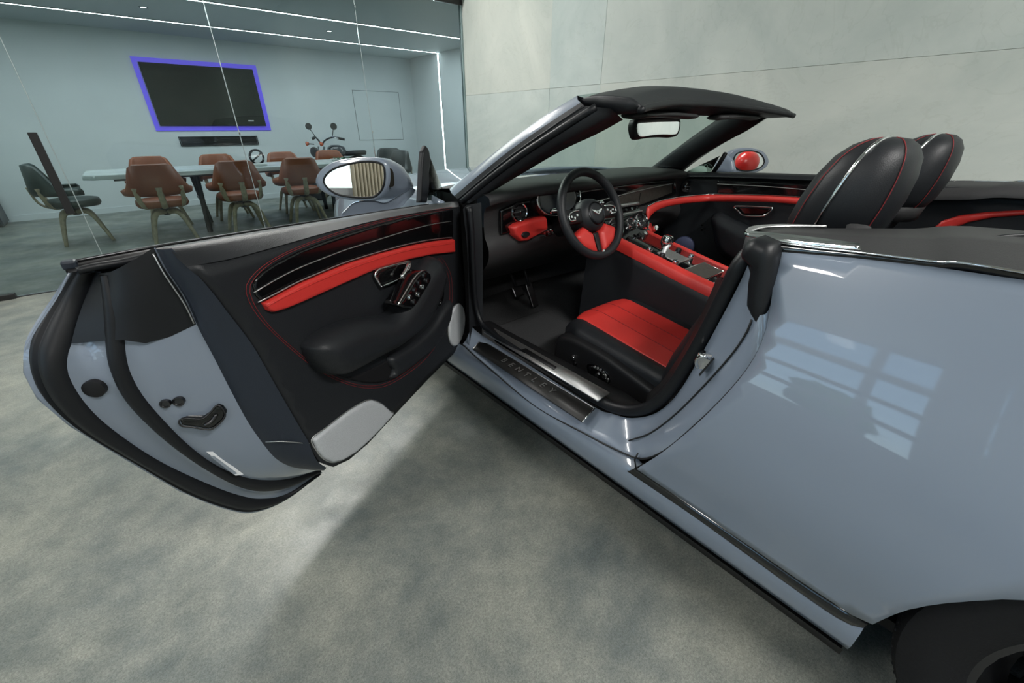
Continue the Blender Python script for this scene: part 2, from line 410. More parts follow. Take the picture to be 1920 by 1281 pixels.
# meeting room downlights
for i, (x, y) in enumerate(((-.95, 5.6), (-.35, 5.85), (.9, 7.3), (-3.0, 7.3), (2.4, 5.8), (-1.2, 7.3))):
    t = empty('downlight', (x, y, CZ-.004), 'small round recessed ceiling downlight of the meeting room', 'light', 'downlights of the meeting room')
    lathe('ring', [(.028, 0), (.045, 0), (.045, -.006), (.028, -.004)], ALUF, t, 20, Matrix.Translation((x, y, CZ-.001)))
    lathe('lens', [(.001, 0), (.028, 0), (.028, -.002), (.001, -.002)], LED, t, 16, Matrix.Translation((x, y, CZ-.003)))
area_light('meeting_fill', (-.6, 7.3, CZ-.02), (6.5, 1.2), 66, (.90, .96, 1))  # added fill without a fixture, brightens the meeting room beyond its light lines
# unseen lamp panels, added to light the showroom
for i, (x, y) in enumerate(((-4.2, 1.2), (-4.2, -3.0), (-.9, 4.2), (-.6, -1.7))):
    t = empty('fill_ceiling_lamp', (x, y, SZ-.05), 'long white rectangular lamp panel added out of view on the showroom ceiling', 'light', 'added lamp panels of the showroom')
    box('housing', (x, y, SZ-.03), (1.9, .5, .06), ALUF, t, bev=.004)
    box('diffuser', (x, y, SZ-.063), (1.8, .42, .006), mat('fill_lamp_diffuser', (1, 1, 1), .5, emit=(1, .98, .93), estr=4.5), t, bev=0)
    area_light('showroom_fill', (x, y, SZ-.08), (1.8, .42), 62 if x < -2 else 118, (1, .985, .955))
# window wall with a sectional glass door, behind and left of the camera
oy0, oy1, oz0, oz1 = -3.4, 1.7, .0, 2.75
wl = struct(box('wall_left', (LX-.08, (oy1+BY)/2, SZ/2), (.16, BY-oy1, SZ), PLASTER, bev=0))
box('pier', (LX-.08, (-6+oy0)/2, SZ/2), (.16, oy0+6, SZ), PLASTER, wl, bev=0)
box('lintel', (LX-.08, (oy0+oy1)/2, (oz1+SZ)/2), (.16, oy1-oy0, SZ-oz1), PLASTER, wl, bev=0)
gd = struct(box('window_2', (LX-.05, (oy0+oy1)/2, .06), (.07, oy1-oy0, .12), ALUF, bev=.002))
for k in range(5): box('rail', (LX-.05, (oy0+oy1)/2, .90+k*.455), (.06, oy1-oy0, .10), ALUF, gd, bev=.002)
for k in range(2): box('solid_panel', (LX-.05, (oy0+oy1)/2, .30+k*.375), (.045, oy1-oy0, .365), ALUF, gd, bev=.004)
nb = 4
for k in range(nb+1): box('mullion', (LX-.05, oy0+(oy1-oy0)*k/nb, 1.375), (.055, .12, 2.75), ALUF, gd, bev=.002)
for k in range(nb):
    for j in range(4): box('pane', (LX-.05, oy0+(oy1-oy0)*(k+.5)/nb, .90+(j+.5)*.455), (.006, (oy1-oy0)/nb-.12, .36), GLASSP, gd, bev=0)
for k, y0 in enumerate((-1.12, -.60)):
    V = []; n_ = 60
    for j in range(n_):
        y = y0+.5*j/(n_-1)
        for z in (.03, 3.2): V.append((LX+.10+.045*math.sin(j*.95), y, z))
    c = mesh('curtain', V, [(2*j, 2*j+2, 2*j+3, 2*j+1) for j in range(n_-1)], mat('curtain_cloth', (.50, .46, .36), .9, bump=.2)); solid(c, .004)
    tag(c, 'pleated beige curtain hanging in front of the glass door', 'curtain', 'beige curtains on the glass door')
struct(mesh('ground_outside', [(LX-.16, -30, -.02), (LX-.16, 30, -.02), (-60, 30, -.02), (-60, -30, -.02)], [(3, 2, 1, 0)], mat('lawn', (.10, .14, .06), .9, noise=.4, nscale=1.5), smooth=False))
for i in range(5):
    y = -13+i*5.2; t = empty('tree', (-24+2*math.sin(i*2.1), y, 0), 'round green tree standing on the lawn outside', 'tree', 'trees on the lawn outside')
    x = t.location.x
    tube('trunk', [(x, y, -.02), (x+.1, y, 2.2)], .16, mat('bark', (.07, .05, .03), .9), t)
    bm = bmesh.new(); bmesh.ops.create_icosphere(bm, subdivisions=3, radius=1.7)
    for v in bm.verts: v.co *= 1+.22*math.sin(5*v.co.x+i)*math.sin(4*v.co.y+2*i)+.12*math.sin(11*v.co.z)
    V = [Vector((x, y, 3.0))+v.co for v in bm.verts]; bm.verts.index_update(); Fc = [[v.index for v in f.verts] for f in bm.faces]; bm.free()
    mesh('crown', V, Fc, mat('leaves', (.06, .11, .03), .8, noise=.5, nscale=4), t)
# ------------------------------------------------------------------ meeting table, chairs, motorcycle
LOCAL = True
TAN = mat('leather_tan', (.23, .064, .021), .5, bump=.2, bscale=300, noise=.15, nscale=5)
GREEN = mat('leather_green', (.012, .032, .030), .45, bump=.2, bscale=300)
GREYL = mat('leather_charcoal', (.03, .035, .038), .45, bump=.2, bscale=300)
WOOD = mat('ash_wood', (.36, .30, .20), .5, noise=.2, nscale=30)
def make_chair(m):
    """faces +y, origin on the floor"""
    t = bpy.data.objects.new('meeting_chair', None); col.objects.link(t)
    def cush(name, secs, m_): return stack(name, secs, m_, t, 28)
    cush('seat', [(0, .02, .395, .16, .15, 2.6), (0, .02, .40, .225, .215, 3), (0, .02, .43, .245, .235, 3.2), (0, .02, .465, .24, .23, 3.2), (0, .02, .478, .20, .19, 2.8), (0, .02, .48, .06, .06, 2.4)], m)
    # wrap-round back: swept from arm to arm
    def ring(dr, z, top):
        P = []
        for j in range(25):
            a = math.radians(-16+212*j/24); r = .285+dr+.03*(z-.5)*2
            x = -math.cos(a)*r*1.02; y = .03-math.sin(a)*r*(.98 if math.sin(a) > 0 else 1.2)
            k = max(0, math.sin(a)); zz = z if not top else .60+.24*min(1, max(0, (k-.35)/.4))**1.0
            P.append(Vector((x, y-.06*(zz-.5)*k, zz)))
        return P
    cs = [ring(0, .53, False), ring(-.02, .535, False), ring(-.03, .58, False), ring(-.03, 0, True), ring(-.015, 0, True), ring(.02, 0, True), ring(.03, .58, False), ring(.02, .535, False), ring(0, .53, False)]
    for i in (3, 4, 5):
        for p in cs[i]: p.z += (.0, .012, .0)[i-3]
    V = [p for c in cs for p in c]; nu = 25; Fc = grid(nu, len(cs)); Fc += [tuple(i*nu for i in range(len(cs)-1)), tuple(i*nu+nu-1 for i in range(len(cs)-1))[::-1]]
    mesh('backrest', V, Fc, m, t)
    for a in (50, 90, 130):
        a = math.radians(a); c_, s_ = math.cos(a), math.sin(a)
        P = [(-c_*.20, .03-s_*.17, .40), (-c_*.255, .03-s_*.235, .405), (-c_*.30, .03-s_*.29, .47), (-c_*.315, .03-s_*.315, .62)]
        tube('back_strut', spl(P, 12), .030, WOOD, t, flat=.4, seg=8)
    lathe('swivel_hub', [(.001, .40), (.05, .40), (.05, .37), (.035, .36), (.035, .30), (.001, .30)], DARKALU, t, 16)
    for k in range(4):
        a = math.radians(45+90*k); c_, s_ = math.cos(a), math.sin(a)
        P = [(c_*.02, s_*.02, .335), (c_*.12, s_*.12, .335), (c_*.19, s_*.19, .27), (c_*.29, s_*.29, .0)]
        tube('leg', spl(P, 14), lambda u: .029-.012*u, WOOD, t, seg=8)
    return t
def dup(root, loc, rz):
    r = root.copy(); col.objects.link(r); r.location = loc; r.rotation_euler = (0, 0, rz)
    for ch in root.children:
        c = ch.copy(); col.objects.link(c); c.parent = r
    return r
tanc = make_chair(TAN); greenc = make_chair(GREEN); greyc = make_chair(GREYL)
G1, G2 = 'meeting chairs on the glass side', 'meeting chairs on the television side'
spots = [(tanc, -1.70, 6.33, 0, 'tan leather meeting chair turned to the television, nearest the green chair', G1),
         (tanc, -.92, 6.33, .02, 'tan leather meeting chair turned to the television, between two others like it', G1),
         (tanc, -.18, 6.36, -.05, 'tan leather meeting chair turned to the television, nearest the black ring ornament', G1),
         (tanc, -1.66, 7.50, PI, 'tan leather meeting chair backing on the television wall, nearest the green chair', G2),
         (tanc, -.90, 7.50, PI, 'tan leather meeting chair in front of the air grille', G2),
         (tanc, -.03, 7.50, PI, 'tan leather meeting chair beyond the black ring ornament', G2),
         (tanc, .69, 7.52, PI, 'tan leather meeting chair in front of the motorcycle handlebar', G2),
         (greenc, -2.50, 7.0, -PI/2+.1, 'dark green leather meeting chair at the head of the table', None),
         (greyc, 1.42, 6.85, PI/2+.2, 'charcoal leather meeting chair close to the end of the table', None),
         (greyc, 1.75, 7.6, PI-.3, 'charcoal leather meeting chair beside the parked motorcycle', None)]
first = set()
for src, x, y, rz, lab, grp in spots:
    if src.name in first: o = dup(src, (x, y, 0), rz)
    else: first.add(src.name); o = src; o.location = (x, y, 0); o.rotation_euler = (0, 0, rz)
    tag(o, lab, 'chair', 'meeting chairs')
LOCAL = False
tb = empty('meeting_table', (-.6, 6.97, 0), 'long pale stone meeting table with dark trestle legs', 'table')
STONE = mat('pale_stone', (.50, .56, .56), .25, noise=.12, nscale=4)
def TF(x, y, h): return Vector((x, y, .685+h))
pillow('table_top', [(-2.2, 6.55), (.95, 6.55), (1.15, 6.75), (1.15, 7.2), (.95, 7.4), (-2.2, 7.4), (-2.3, 7.3), (-2.3, 6.65)], TF, STONE, tb, .05, .012, .12, base=0)
box('under_frame', (-.6, 6.97, .675), (2.9, .7, .03), DARKALU, tb)
for x in (-1.28, .33):
    for s in (-1, 1): tube('leg', [(x, 6.97+s*.30, .66), (x+.05*s, 6.97+s*.36, 0)], .03, BLACKM, tb)
    tube('cross_bar', [(x, 6.85, .35), (x, 7.3, .35)], .02, BLACKM, tb)
# things on the table
on = empty('table_ornament', (-.55, 6.75, .735), 'black ring ornament on a small white stand on the table', 'ornament')
stack('stand', [(-.55, 6.75, .735, .10, .07, 3), (-.55, 6.75, .76, .10, .07, 3), (-.55, 6.75, .77, .08, .05, 3)], mat('white_plastic', (.7, .72, .72), .4), on, 24)
tube('ring', [(-.55+.085*math.cos(a), 6.75+.03*math.cos(a), .845+.085*math.sin(a)) for a in [2*PI*k/28 for k in range(28)]], .014, PLASTIC, on, closed=True)
tube('ring_bar', [(-.61, 6.74, .80), (-.48, 6.76, .89)], .010, PLASTIC, on)
pl = empty('leaf_tray', (.62, 6.95, .735), 'small white tray of green leaves on the table', 'tray')
stack('tray', [(.62, 6.95, .735, .12, .07, 3), (.62, 6.95, .765, .15, .09, 3), (.62, 6.95, .762, .14, .08, 3), (.62, 6.95, .742, .11, .06, 3)], MATS['white_plastic'], pl, 28)
LEAFM = mat('tray_leaf', (.03, .10, .05), .5)
for k in range(14):
    a = k*2.4; r = .03+.05*(k % 3)/2; c = Vector((.62+r*math.cos(a)*1.4, 6.95+r*math.sin(a)*.7, .755)); d = Vector((math.cos(a)*.05, math.sin(a)*.04, .035)); sd = Vector((-math.sin(a), math.cos(a), 0))*.015
    mesh('leaf', [c, c+d*.5+sd, c+d, c+d*.5-sd, c+d*.5+Vector((0, 0, .006))], [(0, 1, 4), (1, 2, 4), (2, 3, 4), (3, 0, 4)], LEAFM, pl)
# motorcycle parked against the back wall (its handlebar shows above the chairs)
LOCAL = True
mb = empty('motorcycle', (.92, 8.42, 0), 'black motorcycle with orange turn signals parked behind the table', 'motorcycle', rz=math.radians(25))
mx = 0.0; my = 0.0
def wheel(x):
    M = aim((x, my, .32), (0, 1, 0))
    w_ = lathe('wheel', [(.20, -.035), (.24, -.05), (.30, -.045), (.32, 0), (.30, .045), (.24, .05), (.20, .035)], TYRE, mb, 32, M)
    lathe('rim', [(.03, -.05), (.04, -.02), (.19, -.01), (.21, -.03), (.21, .03), (.19, .01), (.04, .02), (.03, .05)], DARKALU, w_, 24, M)
wheel(mx-.35); wheel(mx+1.0)
for s in (-.07, .07): tube('fork', [(mx-.35, my+s, .32), (mx-.12, my+s, .88)], .02, CHROME, mb)
stack('tank', [(mx+.22, my, .70, .14, .08, 2.4), (mx+.22, my, .78, .20, .12, 2.4), (mx+.22, my, .86, .17, .11, 2.4), (mx+.2, my, .90, .08, .06, 2.2)], mat('bike_tank', (.03, .03, .035), .2, coat=1), mb, 24)
stack('saddle', [(mx+.68, my, .70, .26, .09, 3), (mx+.68, my, .76, .27, .11, 3), (mx+.68, my, .78, .24, .09, 3)], LEATHER, mb, 24)
stack('engine', [(mx+.3, my, .25, .2, .12, 4), (mx+.3, my, .45, .2, .14, 4), (mx+.28, my, .66, .12, .10, 4)], DARKALU, mb, 20)
tube('frame_tube', [(mx-.1, my, .82), (mx+.4, my, .66), (mx+.85, my, .66), (mx+1.0, my, .32)], .022, BLACKM, mb, n=16)
lathe('headlamp', [(.001, -.06), (.06, -.05), (.085, 0), (.08, .03), (.001, .04)], BLACKM, mb, 20, aim((mx-.28, my, .80), (-1, 0, 0)))
for s in (-1, 1):
    hb = tube('handlebar', [(mx-.1, my, .90), (mx-.08, my+s*.08, .98), (mx-.02, my+s*.22, 1.03), (mx+.06, my+s*.36, 1.0)], .014, BLACKM, mb, n=14)
    tube('grip', [(mx+.02, my+s*.28, 1.018), (mx+.075, my+s*.385, .995)], .021, PLASTIC, hb)
    tube('lever', [(mx-.05, my+s*.22, 1.04), (mx-.02, my+s*.34, 1.01)], .007, CHROME, hb)
    st = tube('mirror_stalk', [(mx-.02, my+s*.2, 1.03), (mx-.04, my+s*.28, 1.16)], .007, BLACKM, mb)
    lathe('mirror_head', [(.001, -.012), (.05, -.012), (.055, 0), (.05, .008), (.001, .008)], BLACKM, st, 20, aim((mx-.04, my+s*.30, 1.20), (-1, -.8, .1)))
    ts = lathe('turn_signal', [(.001, -.03), (.025, -.025), (.035, .01), (.001, .03)], mat('orange_lens', (.5, .09, .03), .2, coat=1), mb, 16, aim((mx-.26, my+s*.17, .93), (-1, 0, 0)))
    tube('signal_stalk', [(mx-.20, my+s*.07, .92), (mx-.26, my+s*.15, .93)], .008, BLACKM, ts)
LOCAL = False
cb = empty('dark_cabinet', (-3.75, 8.9, 0), 'low dark blue cabinet against the television wall', 'cabinet')
DB = mat('dark_blue_lacquer', (.012, .02, .035), .4)
box('body', (-3.75, 8.9, .2), (.7, .4, .34), DB, cb); box('top', (-3.75, 8.9, .38), (.72, .42, .02), DB, cb)
for s in (-1, 1): box('door', (-3.75+s*.17, 8.695, .2), (.32, .012, .3), DB, cb, bev=.002)
box('plinth', (-3.75, 8.9, .015), (.66, .36, .03), BLACKM, cb, bev=0)
# ------------------------------------------------------------------ the car: body shell
car = empty('convertible_car', (0, .9, 0), 'pale blue-grey open-top car with its door open, black and red leather inside', 'car')
_zs = np.array([.12, .18, .24, .30, .36, .45, .55, .65, .75, .85, .95, 1.0, 1.05])
_ws = np.array([.90, .93, .950, .957, .958, .972, .970, .955, .929, .895, .858, .838, .816])
def W(Y, z):
    b = float(np.interp(z, _zs, _ws))
    # smooth the profile a little
    b = (b+float(np.interp(z-.03, _zs, _ws))+float(np.interp(z+.03, _zs, _ws)))/3
    b += .030*math.exp(-((Y+.50)/.52)**2)*math.exp(-((z-.46)/.20)**2)
    b += .022*math.exp(-((Y-2.36)/.5)**2)*math.exp(-((z-.56)/.2)**2)
    if Y < -.7: b -= .16*((-.7-Y)/.8)**2
    if Y > 2.3: b -= .17*((Y-2.3)/.95)**2
    return b
def side(px, py, sg=-1):
    X = -.95
    for _ in range(12):
        p = onx(px, py, X); X = -W(p.y, p.z)
    return (p.y, p.z)
def SF(sg, off=0): return lambda y, z: Vector((sg*(W(y, z)+off), y, z))
AC = (-.51, .29); AR = .41; FC = (2.36, .31)
def arc(c, r, a0, a1, n=18): return [(c[0]+r*math.cos(math.radians(a0+(a1-a0)*i/n)), c[1]+r*math.sin(math.radians(a0+(a1-a0)*i/n))) for i in range(n+1)]
QF = [side(*p) for p in ((1457, 474), (1453, 530), (1446, 585), (1434, 635), (1408, 686), (1362, 742), (1302, 800), (1243, 847), (1198, 876))]
ST = [side(*p) for p in ((1198, 876), (1300, 944), (1400, 1012), (1500, 1080), (1600, 1145), (1640, 1163))]
STL = [side(*p) for p in ((1176, 884), (1300, 968), (1400, 1040), (1500, 1112), (1580, 1165), (1618, 1177))]
qf = [tuple(p[:2]) for p in spl([(a, b, 0) for a, b in QF], 24)]
arch = [tuple(p[:2]) for p in spl([(a, b, 0) for a, b in [side(1640, 1163), side(1700, 1137), side(1780, 1123), side(1880, 1117)]], 8)]
y_e, z_e = arch[-1]; r_e = math.hypot(y_e-AC[0], z_e-AC[1]); a_e = math.degrees(math.atan2(z_e-AC[1], y_e-AC[0]))
rest = [(AC[0]+(r_e+(AR-r_e)*min(1, i/6))*math.cos(math.radians(a_e+(184-a_e)*i/20)), AC[1]+(r_e+(AR-r_e)*min(1, i/6))*math.sin(math.radians(a_e+(184-a_e)*i/20))) for i in range(1, 21)]
top_q = [(-1.42, .62), (-1.40, .86), (-1.28, .945), (-.95, .985), (-.6, 1.005)]+[side(*p) for p in ((1920, 528), (1750, 503), (1600, 486))]
QOUT = qf+ST[1:-1]+arch+rest+[(-1.05, .26), (-1.36, .34)]+top_q
SEAM = mat('panel_gap', (.01, .011, .012), .6)
for sg in (-1, 1):
    q = patch('quarter_panel', QOUT, SF(sg), PAINT, car, .028, flip=(sg > 0)); solid(q, .012, -1 if sg < 0 else -1)
    fo = [(1.57, .20), (1.57, .93), (1.75, .955), (2.1, .93), (2.6, .875), (3.0, .79), (3.22, .66), (3.26, .45), (3.2, .24), (2.85, .21)]+arc(FC, .40, -12, 192)[0:]+[(1.9, .19)]
    f_ = patch('front_fender', fo, SF(sg), PAINT, car, .04, flip=(sg > 0)); solid(f_, .012)
# rear wings close over the boot
def deck_z(X, Y): return 1.005-.20*max(0, (-Y-.55)/.85)**2-.05*(X/.9)**2+.02
dk = patch('boot_lid', [(-.80, -.62), (.80, -.62), (.80, -1.0), (.70, -1.38), (-.70, -1.38), (-.80, -1.0)], lambda x, y: Vector((x, y, deck_z(x, y))), PAINT, car, .06, th=.02)
loft('rear_bumper', [[(x*(.80 if z < .8 else .76), -1.40-.10*(1-x*x)-(.05 if .3 < z < .6 else 0), z) for x in (-1, -.66, -.33, 0, .33, .66, 1)] for z in (.22, .32, .5, .62, .8, .90)], PAINT, car, 24)
# bonnet and front
def bon(x, y): return Vector((x, y, 1.0-.015*(x/.7)**2-.06*abs(x/.75)**3-.055*max(0, (y-1.78))-.07*max(0, (y-2.5))**2/.5))
patch('bonnet', [(-.76, 1.66), (-.5, 1.78), (0, 1.84), (.5, 1.78), (.76, 1.66), (.80, 2.2), (.74, 2.9), (.55, 3.2), (0, 3.3), (-.55, 3.2), (-.74, 2.9), (-.80, 2.2)], bon, PAINT, car, .06, th=.015, flip=False)
loft('front_bumper', [[(x*.78, 3.22+.16*(1-x*x)+(.05 if .3 < z < .5 else 0), z) for x in (-1, -.66, -.33, 0, .33, .66, 1)] for z in (.2, .3, .45, .6, .75)], PAINT, car, 24)
# rockers, blades
for sg in (-1, 1):
    cv = []
    for (xo, z) in ((-.03, .318), (.0, .300), (.008, .27), (.004, .22), (-.012, .188), (-.04, .172), (-.16, .168)):
        cv.append([(sg*(.948+xo), y, z-(.012 if y < .47 and z > .29 else 0)) for y in (-.105, .1, .3, .44, .5, .8, 1.1, 1.4, 1.75, 1.95)])
    rk = loft('rocker_panel', cv if sg < 0 else cv[::-1], PAINT, car, 60)
    loft('under_sill_shade', [[(sg*.935, y, .176) for y in (-.10, 1.95)], [(sg*.93, y, .150) for y in (-.10, 1.95)], [(sg*.80, y, .148) for y in (-.10, 1.95)]], PLASTIC, rk, straight=True)  # black lower edge, painted in as the shadow line under the rocker
    # gloss blade above the rocker
    b0 = spl([(a, b, 0) for a, b in ST], 24); b1 = spl([(a, b, 0) for a, b in STL], 24)
    cs = []
    for k, off in ((0, -.030), (.45, -.006), (.55, -.001), (.92, .002), (1, -.004)):
        cs.append([Vector((sg*(W(a.x+(c.x-a.x)*k, a.y+(c.y-a.y)*k)+off), a.x+(c.x-a.x)*k, a.y+(c.y-a.y)*k)) for a, c in zip(b0, b1)])
    loft('sill_blade', cs if sg < 0 else cs[::-1], PIANO, car, straight=True)
    # thin bright line on the lower edge of the blade
    tube('blade_trim', [cs[-1][i]+Vector((sg*.002, 0, 0)) for i in range(0, 24)], .0022, DARKALU, car, seg=6)
box('underbody_light_block', (0, .95, .185), (1.60, 4.4, .03), PLASTIC, car, bev=0)  # dark plane under the car, added to block light from below
# wheels
WT = mat('wheel_dark', (.03, .03, .033), .3, .8, coat=.4)
for sg in (-1, 1):
    for yc in (-.51, 2.36):
        M = aim((sg*.80, yc+.015, .356), (sg, 0, 0)) @ Matrix.Diagonal((1.062, 1.062, 1, 1))
        t = lathe('tyre', [(.23, -.13), (.26, -.15), (.30, -.152), (.325, -.14), (.335, -.115), (.3355, -.07), (.327, -.068), (.327, -.056), (.336, -.054), (.336, -.006), (.328, -.004), (.328, .008), (.336, .01), (.336, .054), (.327, .056), (.327, .068), (.3355, .07), (.335, .112), (.325, .135), (.30, .148), (.26, .146), (.235, .13)], TYRE, car, 64, M)
        lathe('rim', [(.19, -.10), (.235, -.128), (.238, -.12), (.22, -.09), (.22, .09), (.238, .118), (.236, .13), (.225, .128), (.205, .10), (.19, .06)], WT, t, 40, M)
        lathe('brake_disc', [(.001, -.03), (.165, -.03), (.165, -.01), (.07, -.01), (.065, .03), (.001, .03)], DARKALU, t, 32, M)
        lathe('hub', [(.001, .05), (.06, .05), (.065, .075), (.04, .088), (.001, .09)], WT, t, 20, M)
        V, Fc = [], []
        for k in range(10):
            a = 2*PI*k/10
            V, Fc = tube_data([M @ Vector((r_*math.cos(a), r_*math.sin(a), h_)) for r_, h_ in ((.05, .07), (.12, .085), (.21, .10))], .014, V=V, Fc=Fc, flat=1.4)
        mesh('spokes', V, Fc, WT, t)
        # tread sipes
        V, Fc = [], []
        for k in range(96):
            a = 2*PI*k/96
            for h0, h1 in ((-.12, -.075), (.075, .12)):
                V, Fc = tube_data([M @ Vector((.3325*math.cos(a+d_), .3325*math.sin(a+d_), h)) for h, d_ in ((h0, 0), (h1, .02))], .0022, V=V, Fc=Fc, seg=4)
        s_ = mesh('tread_blocks', V, Fc, TYRE, t); s_['kind'] = 'stuff'
        # wheel housing
        loft('wheel_housing', [[(sg*x_, yc+.43*math.cos(a), (.29 if yc < 0 else .31)+.425*math.sin(a)) for a in [PI*1.06*k/16-.1 for k in range(17)]] for x_ in (.93, .80, .60)], PLASTIC, car, straight=True)
# ------------------------------------------------------------------ door aperture on the near side
Oc = [(1453, 535), (1446, 585), (1434, 635), (1408, 686), (1362, 742), (1302, 800), (1246, 846), (1206, 860), (1168, 848), (1100, 814), (1000, 757), (900, 674), (872, 648)]
Mc = [(1414, 545), (1410, 600), (1398, 628), (1370, 668), (1322, 722), (1268, 776), (1220, 812), (1180, 826), (1140, 815), (1093, 792), (990, 728), (895, 658), (872, 640)]
Ic = [(1402, 497), (1385, 535), (1355, 592), (1318, 660), (1283, 720), (1256, 755), (1222, 778), (1180, 784), (1145, 775), (1112, 762), (1000, 690), (903, 628), (884, 612)]
def xs(l, X): return [onx(a, b, X) for a, b in l]
O3 = [Vector((-W(*side(*p))+.004, *side(*p))) if i < 7 else onx(*p, -.942) for i, p in enumerate(Oc)]
M3 = xs(Mc[:8], -.895)+xs(Mc[8:], -.915); I3 = xs(Ic, -.835)
jm = loft('door_jamb', [O3, [(a+b)/2+Vector((-.012, 0, 0)) for a, b in zip(O3, M3)], M3, [(a*.8+b*.2)+Vector((.004, 0, 0)) for a, b in zip(M3, I3)], I3], PAINT, car, 70)
tube('jamb_seam', spl([p+Vector((-.003, 0, .001)) for p in M3[1:8]], 40), .0025, SEAM, jm, seg=5)
tube('panel_seam', spl([p+Vector((-.007, 0, .003)) for p in O3], 50), .0028, SEAM, jm, seg=5)
tube('corner_seam', [onx(1196, 850, -.95), onx(1190, 862, -.955), onx(1193, 880, -.957)], .0025, SEAM, jm, seg=5)
# rubber seal round the opening
Sc = [(1412, 470), (1390, 492), (1365, 540), (1333, 604), (1297, 668), (1262, 724), (1236, 752), (1205, 768), (1165, 768), (1117, 748), (1000, 676), (925, 626), (903, 606), (892, 570), (887, 500), (884, 430), (880, 388)]
SX = [-.80]+[-.825]*10+[-.83]*3+[-.84]*3
S3 = [onx(a, b, x) for (a, b), x in zip(Sc, SX)]
tube('opening_seal', S3, lambda u: .019 if u < .45 else .012, RUBBER, car, n=90, seg=10)
# black trim inside the seal
T3 = [onx(1345, 520, -.72), onx(1310, 600, -.72), onx(1275, 665, -.72), onx(1240, 715, -.72), onx(1215, 738, -.72), Vector((-.71, .60, .352)), Vector((-.70, .68, .350)), Vector((-.70, .76, .350)), Vector((-.70, 1.08, .350)), Vector((-.70, 1.38, .350)), Vector((-.72, 1.46, .37))]
U3 = [Vector((p.x+.02, p.y, max(.22, p.z-.12))) for p in T3]
loft('sill_trim', [S3[2:13], [(a+b)/2+Vector((0, 0, .006)) for a, b in zip(S3[2:13], T3)], T3, U3], PLASTIC, car, 60)
# tread plates
def SP(px, py, z): return onz(px, py, z)
pl_ = [SP(907, 622, .388), SP(927, 615, .388), SP(1143, 736, .388), SP(1121, 751, .388)]
tp = loft('tread_plate', [[pl_[0], pl_[3]], [pl_[1], pl_[2]]], ALU, car, straight=True, th=.006); sharp(tp)
ti = [SP(976, 656, .391), SP(986, 653, .391), SP(1044, 688, .391), SP(1039, 693, .391)]
loft('tread_inlay', [[ti[0], ti[3]], [ti[1], ti[2]]], PLASTIC, tp, straight=True, th=.002)
po = [onz(887, 654, .346), onz(902, 637, .352), onz(1115, 766, .352), onz(1092, 791, .346)]
sp = loft('sill_plate', [[po[0], po[3]], [po[1], po[2]]], mat('sill_plate_black', (.022, .021, .020), .42, .2), car, straight=True, th=.004); sharp(sp)
tube('plate_edge', [po[3], po[2]], .0028, CHROME, sp); tube('plate_edge', [po[1], po[2]], .0014, ALU, sp); tube('plate_edge', [po[0], po[1]], .0018, ALU, sp)
mid = onz(987, 703, .354); dv = (po[3]-po[0]).normalized(); uv = po[1]-po[0]
for k, ch in enumerate('BENTLEY'):
    text('letter', ch, .040, frame_at(mid+dv*(k-3)*.047+Vector((0, 0, .001)), dv, uv), ALU, sp, 1, .0008)
# striker
sk = box('striker', onx(1318, 672, -.865), (.03, .022, .034), CHROME, car, bev=.004)
tube('striker_loop', [onx(1308, 690, -.89), onx(1306, 676, -.90), onx(1318, 668, -.905), onx(1330, 672, -.89)], .005, CHROME, sk, n=14)
mesh('striker_slot', [onx(1310, 702, -.897), onx(1338, 670, -.897), onx(1340, 673, -.897), onx(1312, 706, -.897)], [(0, 1, 2, 3)], SEAM, sk)
mesh('striker_base', [onx(1304, 692, -.888), onx(1318, 662, -.888), onx(1336, 666, -.888), onx(1324, 692, -.888)], [(0, 1, 2, 3)], ALU, sk)
# rubber boot over the pillar top
bo = [(1398, 452), (1420, 446), (1452, 456), (1458, 478), (1453, 535), (1446, 580), (1436, 606), (1428, 618), (1414, 600), (1400, 572), (1402, 530), (1408, 502), (1396, 492), (1384, 480)]
pillow('pillar_boot', [(p.y, p.z) for p in xs(bo, -.88)], lambda y, z, h: Vector((-.862-h-.02*max(0, min(1, (.30-y)*6+.5)), y, z)), RUBBER, car, .03, .022, .012, base=-.05, flip=False)
